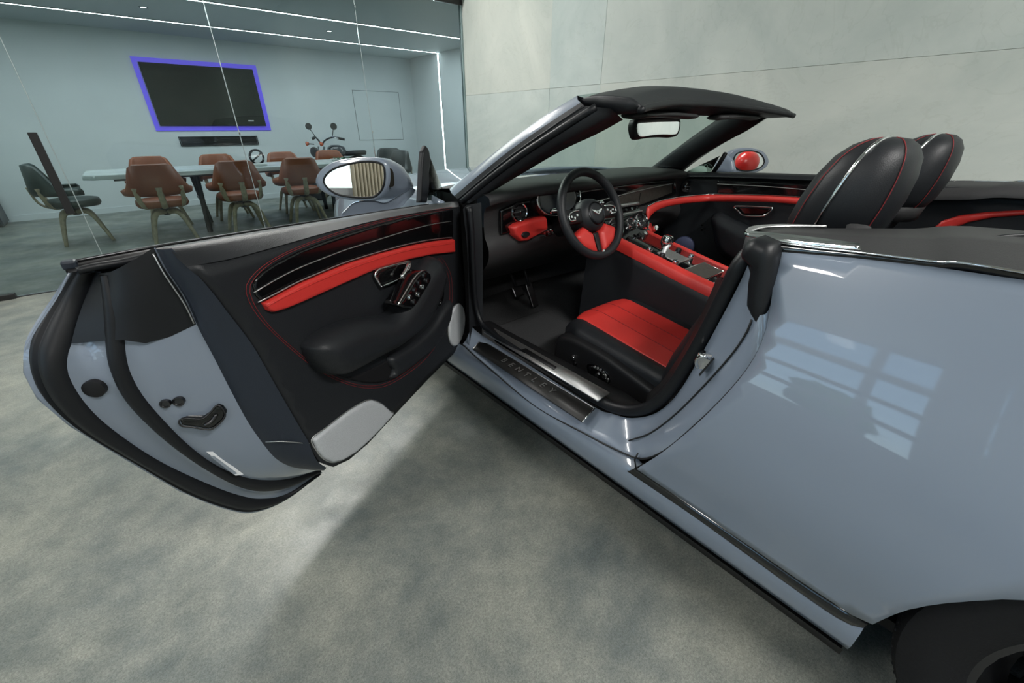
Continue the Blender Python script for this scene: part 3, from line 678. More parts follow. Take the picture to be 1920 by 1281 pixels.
# belt mouldings, deck trims
def belt_z(Y): return 1.004 if Y > .4 else 1.004+.022*min(1, (.4-Y)/.6)
nearE = [onx(a, b, -.848) for a, b in ((1452, 456), (1530, 466), (1612, 475), (1750, 492), (1920, 513))]
low = [Vector((-W(*side(*p))-.003, *side(*p))) for p in ((1457, 476), (1530, 483), (1612, 491), (1750, 506), (1920, 529))]
for sg in (-1, 1):
    mz = lambda P: [Vector((-sg*p.x, p.y, p.z)) for p in P]
    ne = mz(nearE)+[Vector((sg*.83, -.62, 1.0))]; lo_ = mz(low)+[Vector((sg*.87, -.62, .985))]
    midc = [(a+b)/2+Vector((sg*.006, 0, .004)) for a, b in zip(ne, lo_)]
    c3 = [lo_, midc, ne]
    bm_ = loft('belt_moulding', c3 if sg < 0 else c3[::-1], PIANO, car, 40)
    tube('belt_chrome', spl([p+Vector((sg*.002, 0, .002)) for p in ne], 40), .0022, CHROME, bm_, seg=6)
    farE = mz([onx(a, b, x) for a, b, x in ((1420, 431, -.74), (1470, 426, -.70), (1540, 428, -.66), (1700, 429, -.64), (1920, 433, -.63))])+[Vector((sg*.60, -.62, 1.03))]
    if sg > 0: farE = [p-Vector((0, 0, .034)) for p in farE]
    mm = [(a+b)/2+Vector((0, 0, .008)) for a, b in zip(ne, farE)]
    dn = [p+Vector((sg*.0, 0, -.035)) for p in farE]
    c4 = [ne, mm, farE, dn]
    dt = loft('deck_trim', c4 if sg < 0 else c4[::-1], LEATHER2, car, 40)
    if sg < 0:
        tube('deck_seam', spl([onx(1840, 462, -.72), onx(1848, 453, -.71), onx(1875, 445, -.69), onx(1925, 441, -.67)], 16), .004, RUBBER, dt, seg=6)
    # bright cap at the front of the deck
    A_ = mz([onx(1395, 437, -.82), onx(1413, 429, -.77), onx(1470, 425, -.71), onx(1548, 426, -.67)]); B_ = mz([onx(1397, 447, -.835), onx(1425, 433, -.78), onx(1472, 430, -.715), onx(1548, 430, -.67)])
    B2 = mz([onx(1397, 447, -.835), onx(1452, 457, -.85), onx(1530, 466, -.85), onx(1612, 474, -.85)]); A2 = mz([onx(1395, 437, -.82), onx(1450, 442, -.835), onx(1530, 451, -.834), onx(1610, 462, -.84)])
    up_ = Vector((0, 0, .004 if sg < 0 else -.026))
    loft('deck_cap', [[p+up_ for p in A_], [p+up_ for p in B_]][::(1 if sg < 0 else -1)], ALU, dt, 24, th=.003)
    loft('deck_rail', [[p+up_ for p in A2], [p+up_ for p in B2]][::(1 if sg < 0 else -1)], CHROME, dt, 24, th=.003)
patch('tonneau_cover', [(-.62, -.62), (.62, -.62), (.62, -.34), (.3, -.28), (0, -.26), (-.3, -.28), (-.62, -.34)], lambda x, y: Vector((x, y, 1.03-.01*x*x)), LEATHER2, car, .06, th=.03)
# ------------------------------------------------------------------ windscreen
def mirrored(P, sg): return [Vector((-sg*p[0], p[1], p[2])) for p in P]
P0 = [(-.78, 1.66, .965), (-.735, 1.50, 1.068), (-.69, 1.345, 1.166), (-.645, 1.20, 1.250), (-.60, 1.10, 1.305)]
P1 = [(-.805, 1.61, .955), (-.76, 1.461, 1.057), (-.715, 1.314, 1.153), (-.67, 1.165, 1.237), (-.625, 1.075, 1.291)]
P2 = [(-.815, 1.545, .936), (-.77, 1.432, 1.022), (-.725, 1.286, 1.120), (-.68, 1.127, 1.213), (-.635, 1.035, 1.272)]
P3 = [(-.81, 1.47, .93), (-.765, 1.35, 1.02), (-.72, 1.20, 1.115), (-.675, 1.04, 1.20), (-.63, .93, 1.262)]
P4 = [(-.72, 1.40, .985), (-.67, 1.29, 1.052), (-.625, 1.132, 1.136), (-.58, 1.015, 1.19), (-.54, .945, 1.232)]
P5 = [(-.70, 1.56, .985), (-.66, 1.43, 1.075), (-.62, 1.27, 1.17), (-.575, 1.13, 1.245), (-.54, 1.06, 1.285)]
for sg in (-1, 1):
    PM = [tuple(Vector(p)*.55+Vector(q)*.45) for p, q in zip(P1, P2)]
    c = [mirrored(P, sg) for P in (P0, P1, PM)]; k = c if sg < 0 else c[::-1]
    ap = loft('windscreen_pillar', k, PAINT, car, 24)
    c = [mirrored(P, sg) for P in (PM, P2, P3, P4, P5, P0)]; k = c if sg < 0 else c[::-1]
    loft('pillar_trim', k, LEATHER, ap, 24)
    tube('pillar_seal', spl(mirrored([((a[0]+b[0])/2-.006, (a[1]+b[1])/2, (a[2]+b[2])/2) for a, b in zip(P2, P3)], sg), 24), .012, RUBBER, ap)
    tube('pillar_bead', spl(mirrored(P2, sg), 24), .004, RUBBER, ap)
us = [-1, -.92, -.8, -.5, -.2, 0, .2, .5, .8, .92, 1]
def hc(y0, dy, z0, dz, w_): return [(u*w_, y0-dy*u*u, z0-dz*abs(u)**2.4) for u in us]
Rb = hc(.955, .125, 1.290, .035, .615); Tp = hc(1.01, .11, 1.347, .058, .615); Tf = hc(1.09, .08, 1.353, .055, .605); Fr = hc(1.17, .08, 1.335, .045, .595); Bt = hc(1.085, .05, 1.262, .012, .57); Bm = hc(1.0, .07, 1.258, .012, .59)
RM = [tuple((p[i]+q[i])/2+(.010 if i == 2 else 0) for i in range(3)) for p, q in zip(Rb, Tp)]
hd = loft('windscreen_header', [[spl(c, 41)[k] for c in (Rb, RM, Tp, Tf, Fr, Bt, Bm)] for k in range(41)], LEATHER, car, 36, closed=True, cap=True)
tube('header_seal', spl(Rb, 50), .011, RUBBER, hd)
for (a, b, c, d_) in (((1188, 211), (1302, 197), (1302, 205), (1186, 219)), ((1386, 202), (1458, 216), (1460, 222), (1384, 209))):
    x0_, x1_ = (-.46, -.06) if a[0] < 1300 else (.18, .48)
    V, Fc = tube_data(spl([(x0_, .985-.1*x0_*x0_, 1.245), ((x0_+x1_)/2, 1.0-.1*((x0_+x1_)/2)**2, 1.252), (x1_, .985-.1*x1_*x1_, 1.247)], 16), .05, flat=.22)
    mesh('sun_visor', V, Fc, LEATHER2, hd)
gl = []
for i in range(9):
    t = i/8; row = []
    for j in range(21):
        u = -1+j/10; a = spl(P0, 9)[i]; x = u*abs(a.x); row.append(Vector((x, a.y+(.20-.12*t)*(1-u*u), a.z+(.0+.035*t)*(1-u*u))))
    gl.append(row)
loft('windscreen_glass', gl, GLASSC, car, straight=True)
# inner mirror
MM = aim((-.205, 1.03, 1.208), (-.25, -1, .15), (1, 0, 0))
def IM(a_, b_, h): return MM @ Vector((a_, b_, h))
mo = [(-.122, .0), (-.118, .024), (-.095, .034), (.095, .034), (.118, .024), (.122, 0), (.112, -.030), (.09, -.038), (.03, -.034), (-.03, -.034), (-.09, -.038), (-.112, -.030)]
ms = pillow('inner_mirror', mo, IM, PLASTIC, car, .012, .008, .012, curve=40, base=-.022)
pillow('mirror_glass', [(x_*.90, y_*.84) for x_, y_ in mo], lambda a_, b_, h: IM(a_, b_, .0125+h), MIRROR, ms, .0005, .004, .02, curve=40)
tube('mirror_stem', [(-.19, 1.04, 1.21), (-.10, 1.10, 1.25), (-.03, 1.13, 1.285)], .012, PLASTIC, ms)
box('sensor_pod', (0, 1.12, 1.285), (.16, .10, .05), PLASTIC, hd, bev=.02, smooth=True)
# ------------------------------------------------------------------ the open driver's door
A = [(133, 503, -.150), (100, 555, -.185), (62, 612, -.20), (45, 652, -.20), (47, 700, -.20), (75, 750, -.197), (140, 803, -.19), (250, 868, -.178), (350, 927, -.162), (430, 957, -.145), (480, 961, -.13), (540, 936, -.115), (605, 886, -.09)]
A1 = [(140, 505, -.150), (108, 555, -.18), (74, 612, -.190), (60, 652, -.190), (64, 700, -.190), (90, 750, -.188), (148, 803, -.182), (252, 865, -.170), (350, 923, -.155), (430, 953, -.139), (480, 957, -.125), (538, 934, -.11), (603, 886, -.086)]
B = [(183, 510, -.135), (162, 560, -.150), (139, 632, -.15), (127, 675, -.15), (133, 712, -.15), (167, 764, -.15), (219, 811, -.148), (295, 862, -.142), (371, 899, -.135), (440, 926, -.125), (490, 935, -.115), (540, 925, -.105), (601, 885, -.082)]
Cc = [(190, 512, -.11), (195, 570, -.105), (197, 620, -.105), (200, 655, -.105), (207, 688, -.105), (228, 735, -.105), (265, 780, -.105), (325, 833, -.103), (390, 878, -.10), (450, 910, -.096), (495, 919, -.09), (545, 911, -.086), (602, 882, -.075)]
D = [(208, 514, -.085), (226, 575, -.075), (234, 630, -.075), (237, 665, -.075), (245, 698, -.075), (266, 738, -.075), (300, 780, -.075), (350, 831, -.075), (400, 869, -.075), (450, 892, -.073), (495, 900, -.07), (545, 897, -.067), (603, 880, -.06)]
Ee = [(291, 464, -.02), (312, 505, -.01), (348, 560, 0), (372, 615, 0), (400, 668, 0), (430, 727, 0), (464, 790, 0), (493, 832, 0), (515, 858, 0), (535, 871, 0), (557, 878, 0), (580, 880, 0), (604, 878, 0)]
Ff = [(322, 466, .045), (358, 503, .06), (398, 548, .065), (430, 590, .065), (455, 622, .065), (480, 658, .065), (514, 718, .065), (548, 777, .065), (566, 808, .065), (578, 828, .065), (586, 848, .065), (596, 866, .06), (612, 877, .05)]
def d3(L): return [dpx(x, y, n) for x, y, n in L]
A_, A1_, B_, C_, D_, E_, F_ = map(d3, (A, A1, B, Cc, D, Ee, Ff))
EV = (DS*.75+DN*.5)
# outer skin
def nout(s, z): return -.208+.075*max(0, (.62-z)/.45)**2+.055*max(0, (z-.78)/.2)**2
asz = [((p-HINGE).dot(DS), p.z) for p in A_]
sk_out = asz+[(.45, .20), (.0, .20), (-.04, .24), (-.04, .90), (.3, .93), (.7, .955)]
door = patch('driver_door', sk_out, lambda s, z: DP(s, z, nout(s, z) if s < 1.0 else nout(s, z)), PAINT, car, .03, th=.004)
door['label'] = 'open door, blue-grey outside and black leather inside'
# painted shut face
def mix(a, b, t, off=0): return [p*(1-t)+q*t+EV*off for p, q in zip(a, b)]
loft('shut_face', [A_, A1_, mix(A1_, B_, .5, -.004), B_, mix(B_, C_, .5, -.006), C_, D_, mix(D_, E_, .25, .004), mix(D_, E_, .6, .004), E_], PAINT, door, 70)
loft('outer_door_seal', [mix(A_, A1_, .75, .001), mix(A1_, B_, .12, .010), mix(A1_, B_, .22, .006), mix(A1_, B_, .30, .012), mix(A1_, B_, .6, .017), mix(A1_, B_, .9, .010), mix(A1_, B_, 1.0, -.002)], RUBBER, door, 70)
loft('inner_door_seal', [mix(C_, D_, 0, -.002), mix(C_, D_, .15, .012), mix(C_, D_, .5, .018), mix(C_, D_, .85, .012), mix(C_, D_, 1.0, -.002)], RUBBER, door, 70)
# black cover on the upper part of the shut face
Bu = spl([(183, 508, -.13), (165, 552, -.145), (148, 600, -.148), (137, 642, -.148)], 14); Cu = spl([(192, 510, -.105), (196, 560, -.10), (198, 600, -.10), (199, 636, -.10)], 14)
Du = spl([(212, 508, -.08), (226, 560, -.068), (233, 600, -.068), (236, 634, -.068)], 14); Du2 = spl([(238, 495, -.05), (258, 555, -.05), (272, 600, -.052), (282, 636, -.054)], 14)
Du3 = spl([(265, 480, -.03), (290, 540, -.028), (312, 590, -.03), (324, 627, -.032)], 14); Eu = spl([(290, 463, -.02), (308, 500, -.012), (345, 556, -.002), (369, 607, -.002)], 14)
def up3(L, o): return [dpx(*p)+EV*o for p in L]
cover = loft('upper_cover', [up3(Bu, .006), up3(Cu, .008), up3(Du, .010), up3(Du2, .020), up3(Du3, .012), up3(Eu, .004)], RUBBER, door, straight=True)
tube('cover_seam', up3(spl([(291, 474, -.02), (312, 512, -.01), (348, 566, 0), (367, 604, 0)], 14), .008), .0018, ALU, door, seg=5)
# belt rail along the window slot
r1 = d3([(122, 497, -.15), (200, 482, -.13), (300, 464, -.11), (450, 440, -.11), (600, 416, -.11), (750, 393, -.11), (858, 375, -.11)])
r2 = d3([(128, 512, -.12), (200, 497, -.10), (296, 474, -.07), (450, 446, -.06), (600, 420, -.06), (750, 396, -.06), (858, 379, -.06)])
br = loft('belt_rail', [[p+Vector((0, 0, -.03))-DN*.01 for p in r1], [p-DN*.008 for p in r1], r1, mix(r1, r2, .35), [p+Vector((0, 0, -.008)) for p in mix(r1, r2, .5)], mix(r1, r2, .7), r2], PLASTIC, door, 60)
tube('belt_trim', spl([p-DN*.006+Vector((0, 0, .002)) for p in r1], 50), .0035, DARKALU, door, seg=6)
box('rail_cap', dpx(131, 496, -.145), (.022, .022, .016), NAVY, door, bev=.004)
# window slot under the belt rail at the rear
tube('window_guide', [dpx(145, 508, -.11), dpx(180, 500, -.10), dpx(230, 492, -.085), dpx(290, 478, -.06)], .007, RUBBER, door, n=20)
# card: side, roll, face
loft('card_side', [E_, mix(E_, F_, .25, .012), mix(E_, F_, .6, .012), mix(E_, F_, .88, .006), F_], NAVY, door, 60)
tube('card_seam', [dpx(498, 829, .01), dpx(530, 828, .045), dpx(580, 832, .062)], .0015, ALU, door, seg=5, n=10)
topE = d3([(350, 500, .062), (430, 486, .065), (520, 462, .065), (620, 434, .065), (720, 410, .065), (800, 396, .065), (860, 388, .065)])
crest = d3([(318, 465, .04), (420, 448, .025), (520, 432, .02), (620, 415, .015), (720, 399, .015), (800, 386, .015), (860, 378, .015)])
slot = d3([(298, 464, -.05), (420, 444, -.06), (520, 428, -.06), (620, 412, -.06), (720, 396, -.06), (800, 384, -.06), (860, 376, -.06)])
loft('card_roll', [slot, mix(slot, crest, .6, 0), crest, mix(crest, topE, .25, .004), mix(crest, topE, .5, .006), mix(crest, topE, .8, .003), topE], LEATHER, door, 50)
NF = .062
co = [(352, 499), (430, 485), (520, 461), (620, 433), (720, 409), (800, 395), (862, 387), (866, 450), (872, 540), (874, 600), (866, 640), (850, 664), (800, 714), (742, 776), (690, 832), (655, 862), (625, 876), (600, 866), (586, 846), (578, 826), (566, 806), (548, 775), (514, 716), (480, 656), (455, 620), (430, 588), (398, 546)]
def DF(s, z, h=0): return DP(s, z, NF+h)
def dol(L, n=NF): return [ond(x, y, n) for x, y in L]
patch('door_card', dol(co), lambda s, z: DP(s, z, NF), LEATHER, door, .03, th=.03, flip=True)
inl = [(472, 536), (476, 524), (490, 510), (520, 491), (560, 471), (605, 453), (650, 438), (705, 422), (760, 408), (805, 399), (848, 392), (848, 446), (805, 451), (760, 460), (705, 474), (650, 491), (605, 509), (560, 528), (520, 549), (490, 566), (478, 555)]
il = pillow('door_inlay', dol(inl), DF, PIANO, door, .005, .003, .02)
tube('inlay_line', [dpx(x, y, NF+.007) for x, y in ((476, 549), (520, 523), (560, 503), (605, 485), (650, 468), (705, 451), (760, 434), (805, 422), (846, 415))], .0014, ALU, il, n=40, seg=6)
tube('inlay_edge', [dpx(x, y, NF+.010) for x, y in ((484, 567), (520, 549), (560, 528), (605, 509), (650, 491), (705, 474), (760, 459), (805, 450), (847, 445))], .0016, ALU, il, n=40, seg=6)
rs = [(489, 568), (520, 551), (560, 530), (605, 511), (650, 493), (705, 476), (760, 462), (805, 453), (848, 448), (849, 473), (805, 478), (760, 487), (705, 503), (650, 527), (605, 547), (560, 567), (530, 579), (508, 585), (497, 581)]
r_ = pillow('red_door_band', dol(rs), DF, RED, door, .014, .005, .015)
tube('band_crease', [dpx(x, y, NF+.0145) for x, y in ((500, 575), (560, 544), (650, 506), (760, 471), (845, 457))], .0012, RED, r_, n=30, seg=5)
st = [(848, 388), (805, 395), (760, 403), (705, 416), (650, 431), (605, 446), (560, 463), (520, 482), (488, 503), (468, 524), (461, 540), (465, 560), (480, 588), (510, 622), (550, 658), (590, 690), (630, 712), (668, 725), (700, 728), (728, 722), (760, 704), (795, 676), (822, 642), (840, 605), (848, 560), (846, 520), (836, 495), (826, 482)]
for off in (0, 1):
    P = []
    cxx, cyy = 660, 560
    for x, y in st:
        k = .975 if off else 1.0
        P.append((cxx+(x-cxx)*k+(2 if off and x < 500 else 0), cyy+(y-cyy)*k))
    tube('card_stitching', [dpx(x, y, NF+.001) for x, y in P],  .0007, STITCH, door, n=130, seg=5)
# lower pad inside the stitching
pad = [(470, 560), (500, 590), (560, 566), (650, 532), (760, 490), (830, 480), (842, 520), (843, 560), (836, 602), (818, 640), (790, 672), (757, 700), (728, 716), (700, 721), (668, 718), (634, 706), (594, 684), (554, 652), (514, 616), (486, 586)]
# map pocket: flat dark lining, its black stands in for recess shade
po_ = [(612, 692), (650, 708), (700, 690), (760, 655), (800, 620), (826, 590), (834, 600), (820, 635), (790, 670), (757, 697), (728, 713), (700, 718), (668, 714), (634, 703)]
pillow('map_pocket', dol(po_, .066), lambda s, z, h: DP(s, z, .066+h*.2), POCKET_SHADE, door, .01, .01, .02, curve=50)
pillow('pocket_lip', dol([(726, 672), (770, 645), (806, 612), (828, 578), (842, 562), (842, 590), (832, 618), (812, 650), (784, 676), (750, 700), (728, 712), (735, 695)], .068), lambda s, z, h: DP(s, z, .068+h), LEATHER, door, .022, .02, .015, curve=40)
arm = [(594, 655), (604, 640), (630, 622), (668, 606), (710, 598), (742, 592), (764, 566), (785, 530), (805, 498), (822, 482), (834, 492), (838, 520), (826, 566), (800, 612), (762, 648), (720, 672), (678, 696), (648, 708), (622, 702), (604, 682)]
ar = pillow('armrest', dol(arm, .115), lambda s, z, h: DP(s, z, .075+h), LEATHER, door, .062, .05, .012, curve=60, base=-.012)
# switch panel on the armrest
NS = .134
sw = [(747, 572), (757, 556), (778, 522), (790, 510), (800, 509), (807, 518), (803, 532), (788, 556), (776, 574), (766, 578)]
sp_ = pillow('switch_panel', dol(sw, NS), lambda s, z, h: DP(s, z, NS+h), PIANO, door, .006, .006, .008, curve=30, base=-.05)
tube('panel_edge', [dpx(x, y, NS+.004) for x, y in ((746, 572), (757, 553), (777, 521), (790, 509), (800, 508))], .0025, CHROME, sp_, n=20)
for x, y in ((793, 516), (798, 526), (783, 530), (791, 538), (775, 543), (783, 552), (766, 557), (774, 566)):
    b_ = lathe('window_switch', [(.001, .010), (.007, .010), (.009, .005), (.009, -.004), (.001, -.004)], CHROME if (x+y) % 3 == 0 else DARKALU, sp_, 12, aim(dpx(x, y, NS+.004), DN))
for x, y in ((822, 535), (825, 550), (823, 566)):
    lathe('memory_button', [(.001, .012), (.006, .012), (.008, .006), (.008, -.03), (.001, -.03)], CHROME, door, 12, aim(dpx(x, y, .085), DN))
pillow('memory_panel', dol([(815, 572), (819, 545), (825, 528), (830, 535), (830, 556), (824, 574)], .075), lambda s, z, h: DP(s, z, .075+h), PIANO, door, .008, .005, .006, curve=24)
# pull handle
hnd = [(703, 517), (708, 507), (725, 501), (755, 493), (768, 491), (768, 500), (757, 518), (742, 527), (722, 535), (715, 537), (709, 528)]
hr = tube('door_pull', [dpx(x, y, NF+.010) for x, y in hnd], .0045, CHROME, door, closed=True, n=50)
pillow('pull_recess', dol(hnd, NF), DF, PIANO, hr, .004, .004, .01)
tube('pull_lever', [dpx(x, y, NF+.022) for x, y in ((752, 520), (760, 508), (766, 496))], .007, CHROME, hr, n=8)
# loudspeakers
lsp = [(584, 824), (610, 803), (650, 772), (680, 754), (697, 750), (715, 757), (732, 772), (737, 776), (715, 800), (690, 826), (665, 848), (640, 863), (622, 867), (606, 860), (594, 846)]
ls_ = pillow('door_speaker', dol(lsp), DF, MESH, door, .010, .008, .012)
tube('speaker_edge', [dpx(x, y, NF+.002) for x, y in lsp], .0022, ALU, ls_, closed=True, n=70, seg=6)
eo = [(855+14.5*math.cos(a)+4*math.sin(-a), 609+40*math.sin(a)) for a in [2*PI*k/28 for k in range(28)]]
e_ = pillow('tweeter_grille', dol(eo), DF, MESH, door, .010, .008, .008)
tube('tweeter_edge', [dpx(x, y, NF+.002) for x, y in eo], .002, ALU, e_, closed=True, seg=6)
# fittings on the shut face
def shp(x, y, n, o=.006): return dpx(x, y, n)+EV*o
lathe('drain_plug', [(.001, .001), (.016, .001), (.0185, 0), (.0185, -.01), (.001, -.01)], PLASTIC, door, 24, aim(shp(172, 733, -.127, -.005), EV))
for x, y, r__, n in ((335, 753, .011, -.045), (310, 757, .010, -.058), (388, 811, .008, -.050)):
    lathe('bolt', [(.001, -.001), (r__*.6, -.001), (r__*.7, .001), (r__, .0005), (r__, -.008), (.001, -.008)], BLACKM if r__ > .012 else DARKALU, door, 16, aim(shp(x, y, n, .003), EV))
lt = [(338, 786), (350, 782), (380, 783), (395, 772), (408, 758), (417, 762), (424, 775), (418, 786), (402, 800), (392, 803), (360, 798), (342, 796)]
def latchf(px, py, h): return dpx(px, py, -.055+.052*(px-335)/95)+EV*(.002+h)
la = pillow('door_latch', lt, latchf, PIANO, door, .002, 3, 4, base=-.012)
tube('latch_rim', [latchf(x, y, .004) for x, y in lt], .002, BLACKM, la, closed=True, n=40, seg=6)
tube('latch_claw', [latchf(x, y, .004) for x, y in ((385, 795), (398, 788), (408, 774))], .004, DARKALU, la, n=8)
stk = [(392, 838), (406, 838), (461, 881), (446, 883)]
def stf(px, py, h): return dpx(px, py, -.066)+EV*(.017+h)
def quad(L, k):
    c = [sum(p[i] for p in L)/4 for i in (0, 1)]; return [(c[0]+(p[0]-c[0])*k, c[1]+(p[1]-c[1])*k) for p in L]
sl = mesh('tyre_label', [stf(x, y, .002) for x, y in stk], [(0, 1, 2, 3)], mat('label_white', (.8, .82, .84), .5), door)
mesh('label_print', [stf(x, y, .004) for x, y in [(399, 845), (407, 845), (450, 878), (443, 880)]], [(0, 1, 2, 3)], mat('label_grey', (.25, .29, .33), .5), sl)
# window channel fin and quarter light
fn = [(785, 380), (787, 345), (789, 305), (791, 285), (797, 273), (803, 283), (805, 305), (802, 325), (803, 345), (799, 380)]
pillow('channel_fin', dol(fn, -.09), lambda s, z, h: DP(s, z, -.09+h), RUBBER, door, .008, .006, .012, base=-.012)
solid(mesh('quarter_light', [dpx(802, 376, -.10), dpx(803, 290, -.10), dpx(833, 366, -.10), dpx(834, 374, -.10)], [(0, 1, 2, 3)], GLASSC, door), .004)
# outer mirror on the door
MC = onz(665, 335, 1.03); MN = Vector((-.70, -.70, .06)).normalized()
def onm(px, py, d_):
    r = ray(px, py); return CAM+r*(((MC-MN*d_)-CAM).dot(MN)/r.dot(MN))
rim = [(592, 342), (600, 321), (625, 304), (660, 297), (700, 295), (721, 302), (729, 320), (728, 345), (719, 364), (700, 376), (665, 376), (627, 369), (604, 358)]
def shift(L, dx, dy, k): return [(665+(x-665)*k+dx, 336+(y-336)*k+dy) for x, y in L]
rim3 = [onm(x, y, 0) for x, y in rim]
secs = [[onm(x, y, -.004) for x, y in shift(rim, 0, 0, .93)], rim3, [onm(x, y, .02) for x, y in shift(rim, 6, 0, 1.0)], [onm(x, y, .06) for x, y in shift(rim, 20, 0, .97)], [onm(x, y, .11) for x, y in shift(rim, 42, 4, .84)], [onm(x, y, .15) for x, y in shift(rim, 66, 10, .60)], [onm(x, y, .175) for x, y in shift(rim, 92, 16, .28)], [onm(x, y, .178) for x, y in shift(rim, 104, 18, .08)]]
mh = loft('door_mirror', secs, PAINT, car, 48, closed=True, cap=True)
gls = [(607, 341), (618, 322), (645, 310), (685, 303), (714, 307), (721, 320), (720, 345), (712, 361), (696, 370), (655, 369), (625, 361)]
V = spl([onm(x, y, -.006) for x, y in gls], 44, True); mesh('mirror_glass', V+[sum(V, Vector())/44], [(i, (i+1) % 44, 44) for i in range(44)], MIRROR, mh, smooth=False)
tube('mirror_edge', V, .004, PLASTIC, mh, closed=True, seg=6)
mesh('camera_slot', spl([onm(x, y, .028)+MN*.01-Vector((.012, 0, 0)) for x, y in ((735, 318), (741, 316), (745, 325), (746, 346), (740, 350), (735, 348))], 20, True), [tuple(range(20))], PIANO, mh)
ft = [(640, 408), (650, 390), (668, 378), (700, 376), (722, 380), (748, 366), (773, 352), (777, 360), (764, 374), (748, 390), (725, 400), (690, 408)]
pillow('mirror_foot', dol(ft, -.17), lambda s, z, h: DP(s, z, -.17-h*.2), PAINT, mh, .02, .02, .012, curve=50, base=-.02)
# ------------------------------------------------------------------ cabin
patch('cabin_floor', [(-.74, -.35), (-.74, 1.75), (-.6, 2.0), (.6, 2.0), (.74, 1.75), (.74, -.35)], lambda x, y: Vector((x, y, .215+.06*max(0, (y-1.55))/.45)), CARPET, car, .08, th=.02)
loft('firewall', [[(x, 1.72+.28*(1-abs(z-.35)/.5)-.06*(abs(x)/.74)**2, z) for x in (-.76, -.4, 0, .4, .76)] for z in (.20, .35, .55, .75)], CARPET, car, 20)
for sg in (-1, 1):
    loft('kick_panel', [[(sg*.79, y, z) for y in (1.44, 1.6, 1.9)] for z in (.22, .5, .95)], PLASTIC, car, 10)
# near pillar trim at the hinge: painted hinge post with a black side panel
loft('hinge_post', [[onx(880, 648, -.92), onx(879, 560, -.91), onx(876, 470, -.89), onx(868, 392, -.87)], [onx(886, 612, -.86), onx(880, 560, -.85), onx(878, 470, -.85), onx(874, 385, -.84)], [onx(905, 612, -.80), onx(905, 560, -.79), onx(905, 470, -.79), onx(902, 380, -.79)]], LEATHER, car, 24)
box('door_check', onx(862, 640, -.90), (.05, .02, .02), DARKALU, car)
# dashboard
prof = lambda x: None
rows = []
for i in range(33):
    x = -.775+1.55*i/32; h = math.exp(-((x+.36)/.20)**4); e = max(0, (abs(x)-.6)/.175)**2
    rows.append([(x, y, z-.015*e) for y, z in ((1.98, .92), (1.85, .955), (1.70, .978), (1.52, .985+.008*h), (1.42-.05*h, .982+.016*h), (1.375-.07*h, .968+.014*h), (1.37-.06*h, .945+.016*h), (1.41, .925), (1.42, .87), (1.415, .80), (1.39, .765), (1.40, .70), (1.47, .63), (1.58, .56), (1.66, .50))])
dash = loft('dashboard', rows, LEATHER2, car, 40)
dash['label'] = 'dark leather dashboard'
FY = 1.405
def DYF(x, z, h=0): return Vector((x, FY-h, z))
def oy(L, Y=FY): return [(ony(a, b, Y).x, ony(a, b, Y).z) for a, b in L]
fas = pillow('fascia', [(-.70, .795), (-.70, .90), (-.60, .922), (-.15, .935), (.30, .935), (.66, .925), (.70, .84), (.30, .80), (.12, .77), (-.10, .77), (-.16, .795)], DYF, PIANO, dash, .008, .006, .03, flip=True)
pillow('glovebox_veneer', [(-.12, .80), (.02, .84), (.18, .895), (.34, .915), (.62, .905), (.64, .85), (.40, .82), (.20, .80), (.05, .785)], lambda x, z, h: DYF(x, z, .008+h), mat('grey_veneer', (.045, .042, .036), .35, noise=.3, nscale=60), fas, .003, .004, .02, flip=True)
tube('fascia_line', [(-.16, FY-.013, .868), (.1, FY-.014, .884), (.35, FY-.014, .897), (.62, FY-.013, .905)], .0025, ALU, fas, n=24)
for x in (.10, .30): box('veneer_joint', (x, FY-.0125, .845), (.002, .003, .07), SEAM, fas, bev=0)
def round_vent(name, c, r, nrm, parent):
    M = aim(c, nrm)
    v = lathe(name, [(r*.80, -.012), (r*.84, .008), (r*.92, .012), (r, .006), (r, -.02)], CHROME, parent, 32, M)
    lathe('vent_core', [(.001, .0), (r*.5, .002), (r*.82, -.004), (r*.82, -.02), (.001, -.02)], PLASTIC, v, 24, M)
    V, Fc = [], []
    for k in (-.45, 0, .45): V, Fc = tube_data([M @ Vector((k*r, -r*.7, .003)), M @ Vector((k*r, r*.7, .003))], .0022, V=V, Fc=Fc, seg=6)
    mesh('vent_vanes', V, Fc, DARKALU, v)
    lathe('vent_knob', [(.001, .012), (r*.14, .011), (r*.16, 0), (.001, 0)], CHROME, v, 12, M)
    return v
round_vent('side_vent', ony(973, 398, FY-.01), .040, (-.15, -1, .05), dash)
round_vent('far_vent', ony(1291, 350, 1.36), .036, (-.25, -1, .05), dash)
# red knee panel with the light switch
rk_ = pillow('red_knee_panel', oy([(956, 426), (965, 419), (990, 412), (1018, 405), (1022, 408), (1023, 430), (1000, 443), (985, 451), (972, 452), (962, 442)], 1.385), lambda x, z, h: Vector((x, 1.385-h, z)), RED, dash, .022, .012, .012, base=-.05, flip=True)
lathe('light_switch', [(.001, .008), (.020, .008), (.024, 0), (.001, 0)], PLASTIC, rk_, 20, aim(ony(985, 440, 1.362), (0, -1, .1)) @ Matrix.Diagonal((.55, 1, 1, 1)))
for x, y in ((1023, 440), (1030, 437), (1037, 434)): lathe('dash_button', [(.001, .008), (.009, .008), (.011, 0), (.011, -.03), (.001, -.03)], CHROME, dash, 12, aim(ony(x, y, 1.36), (0, -1, .2)))
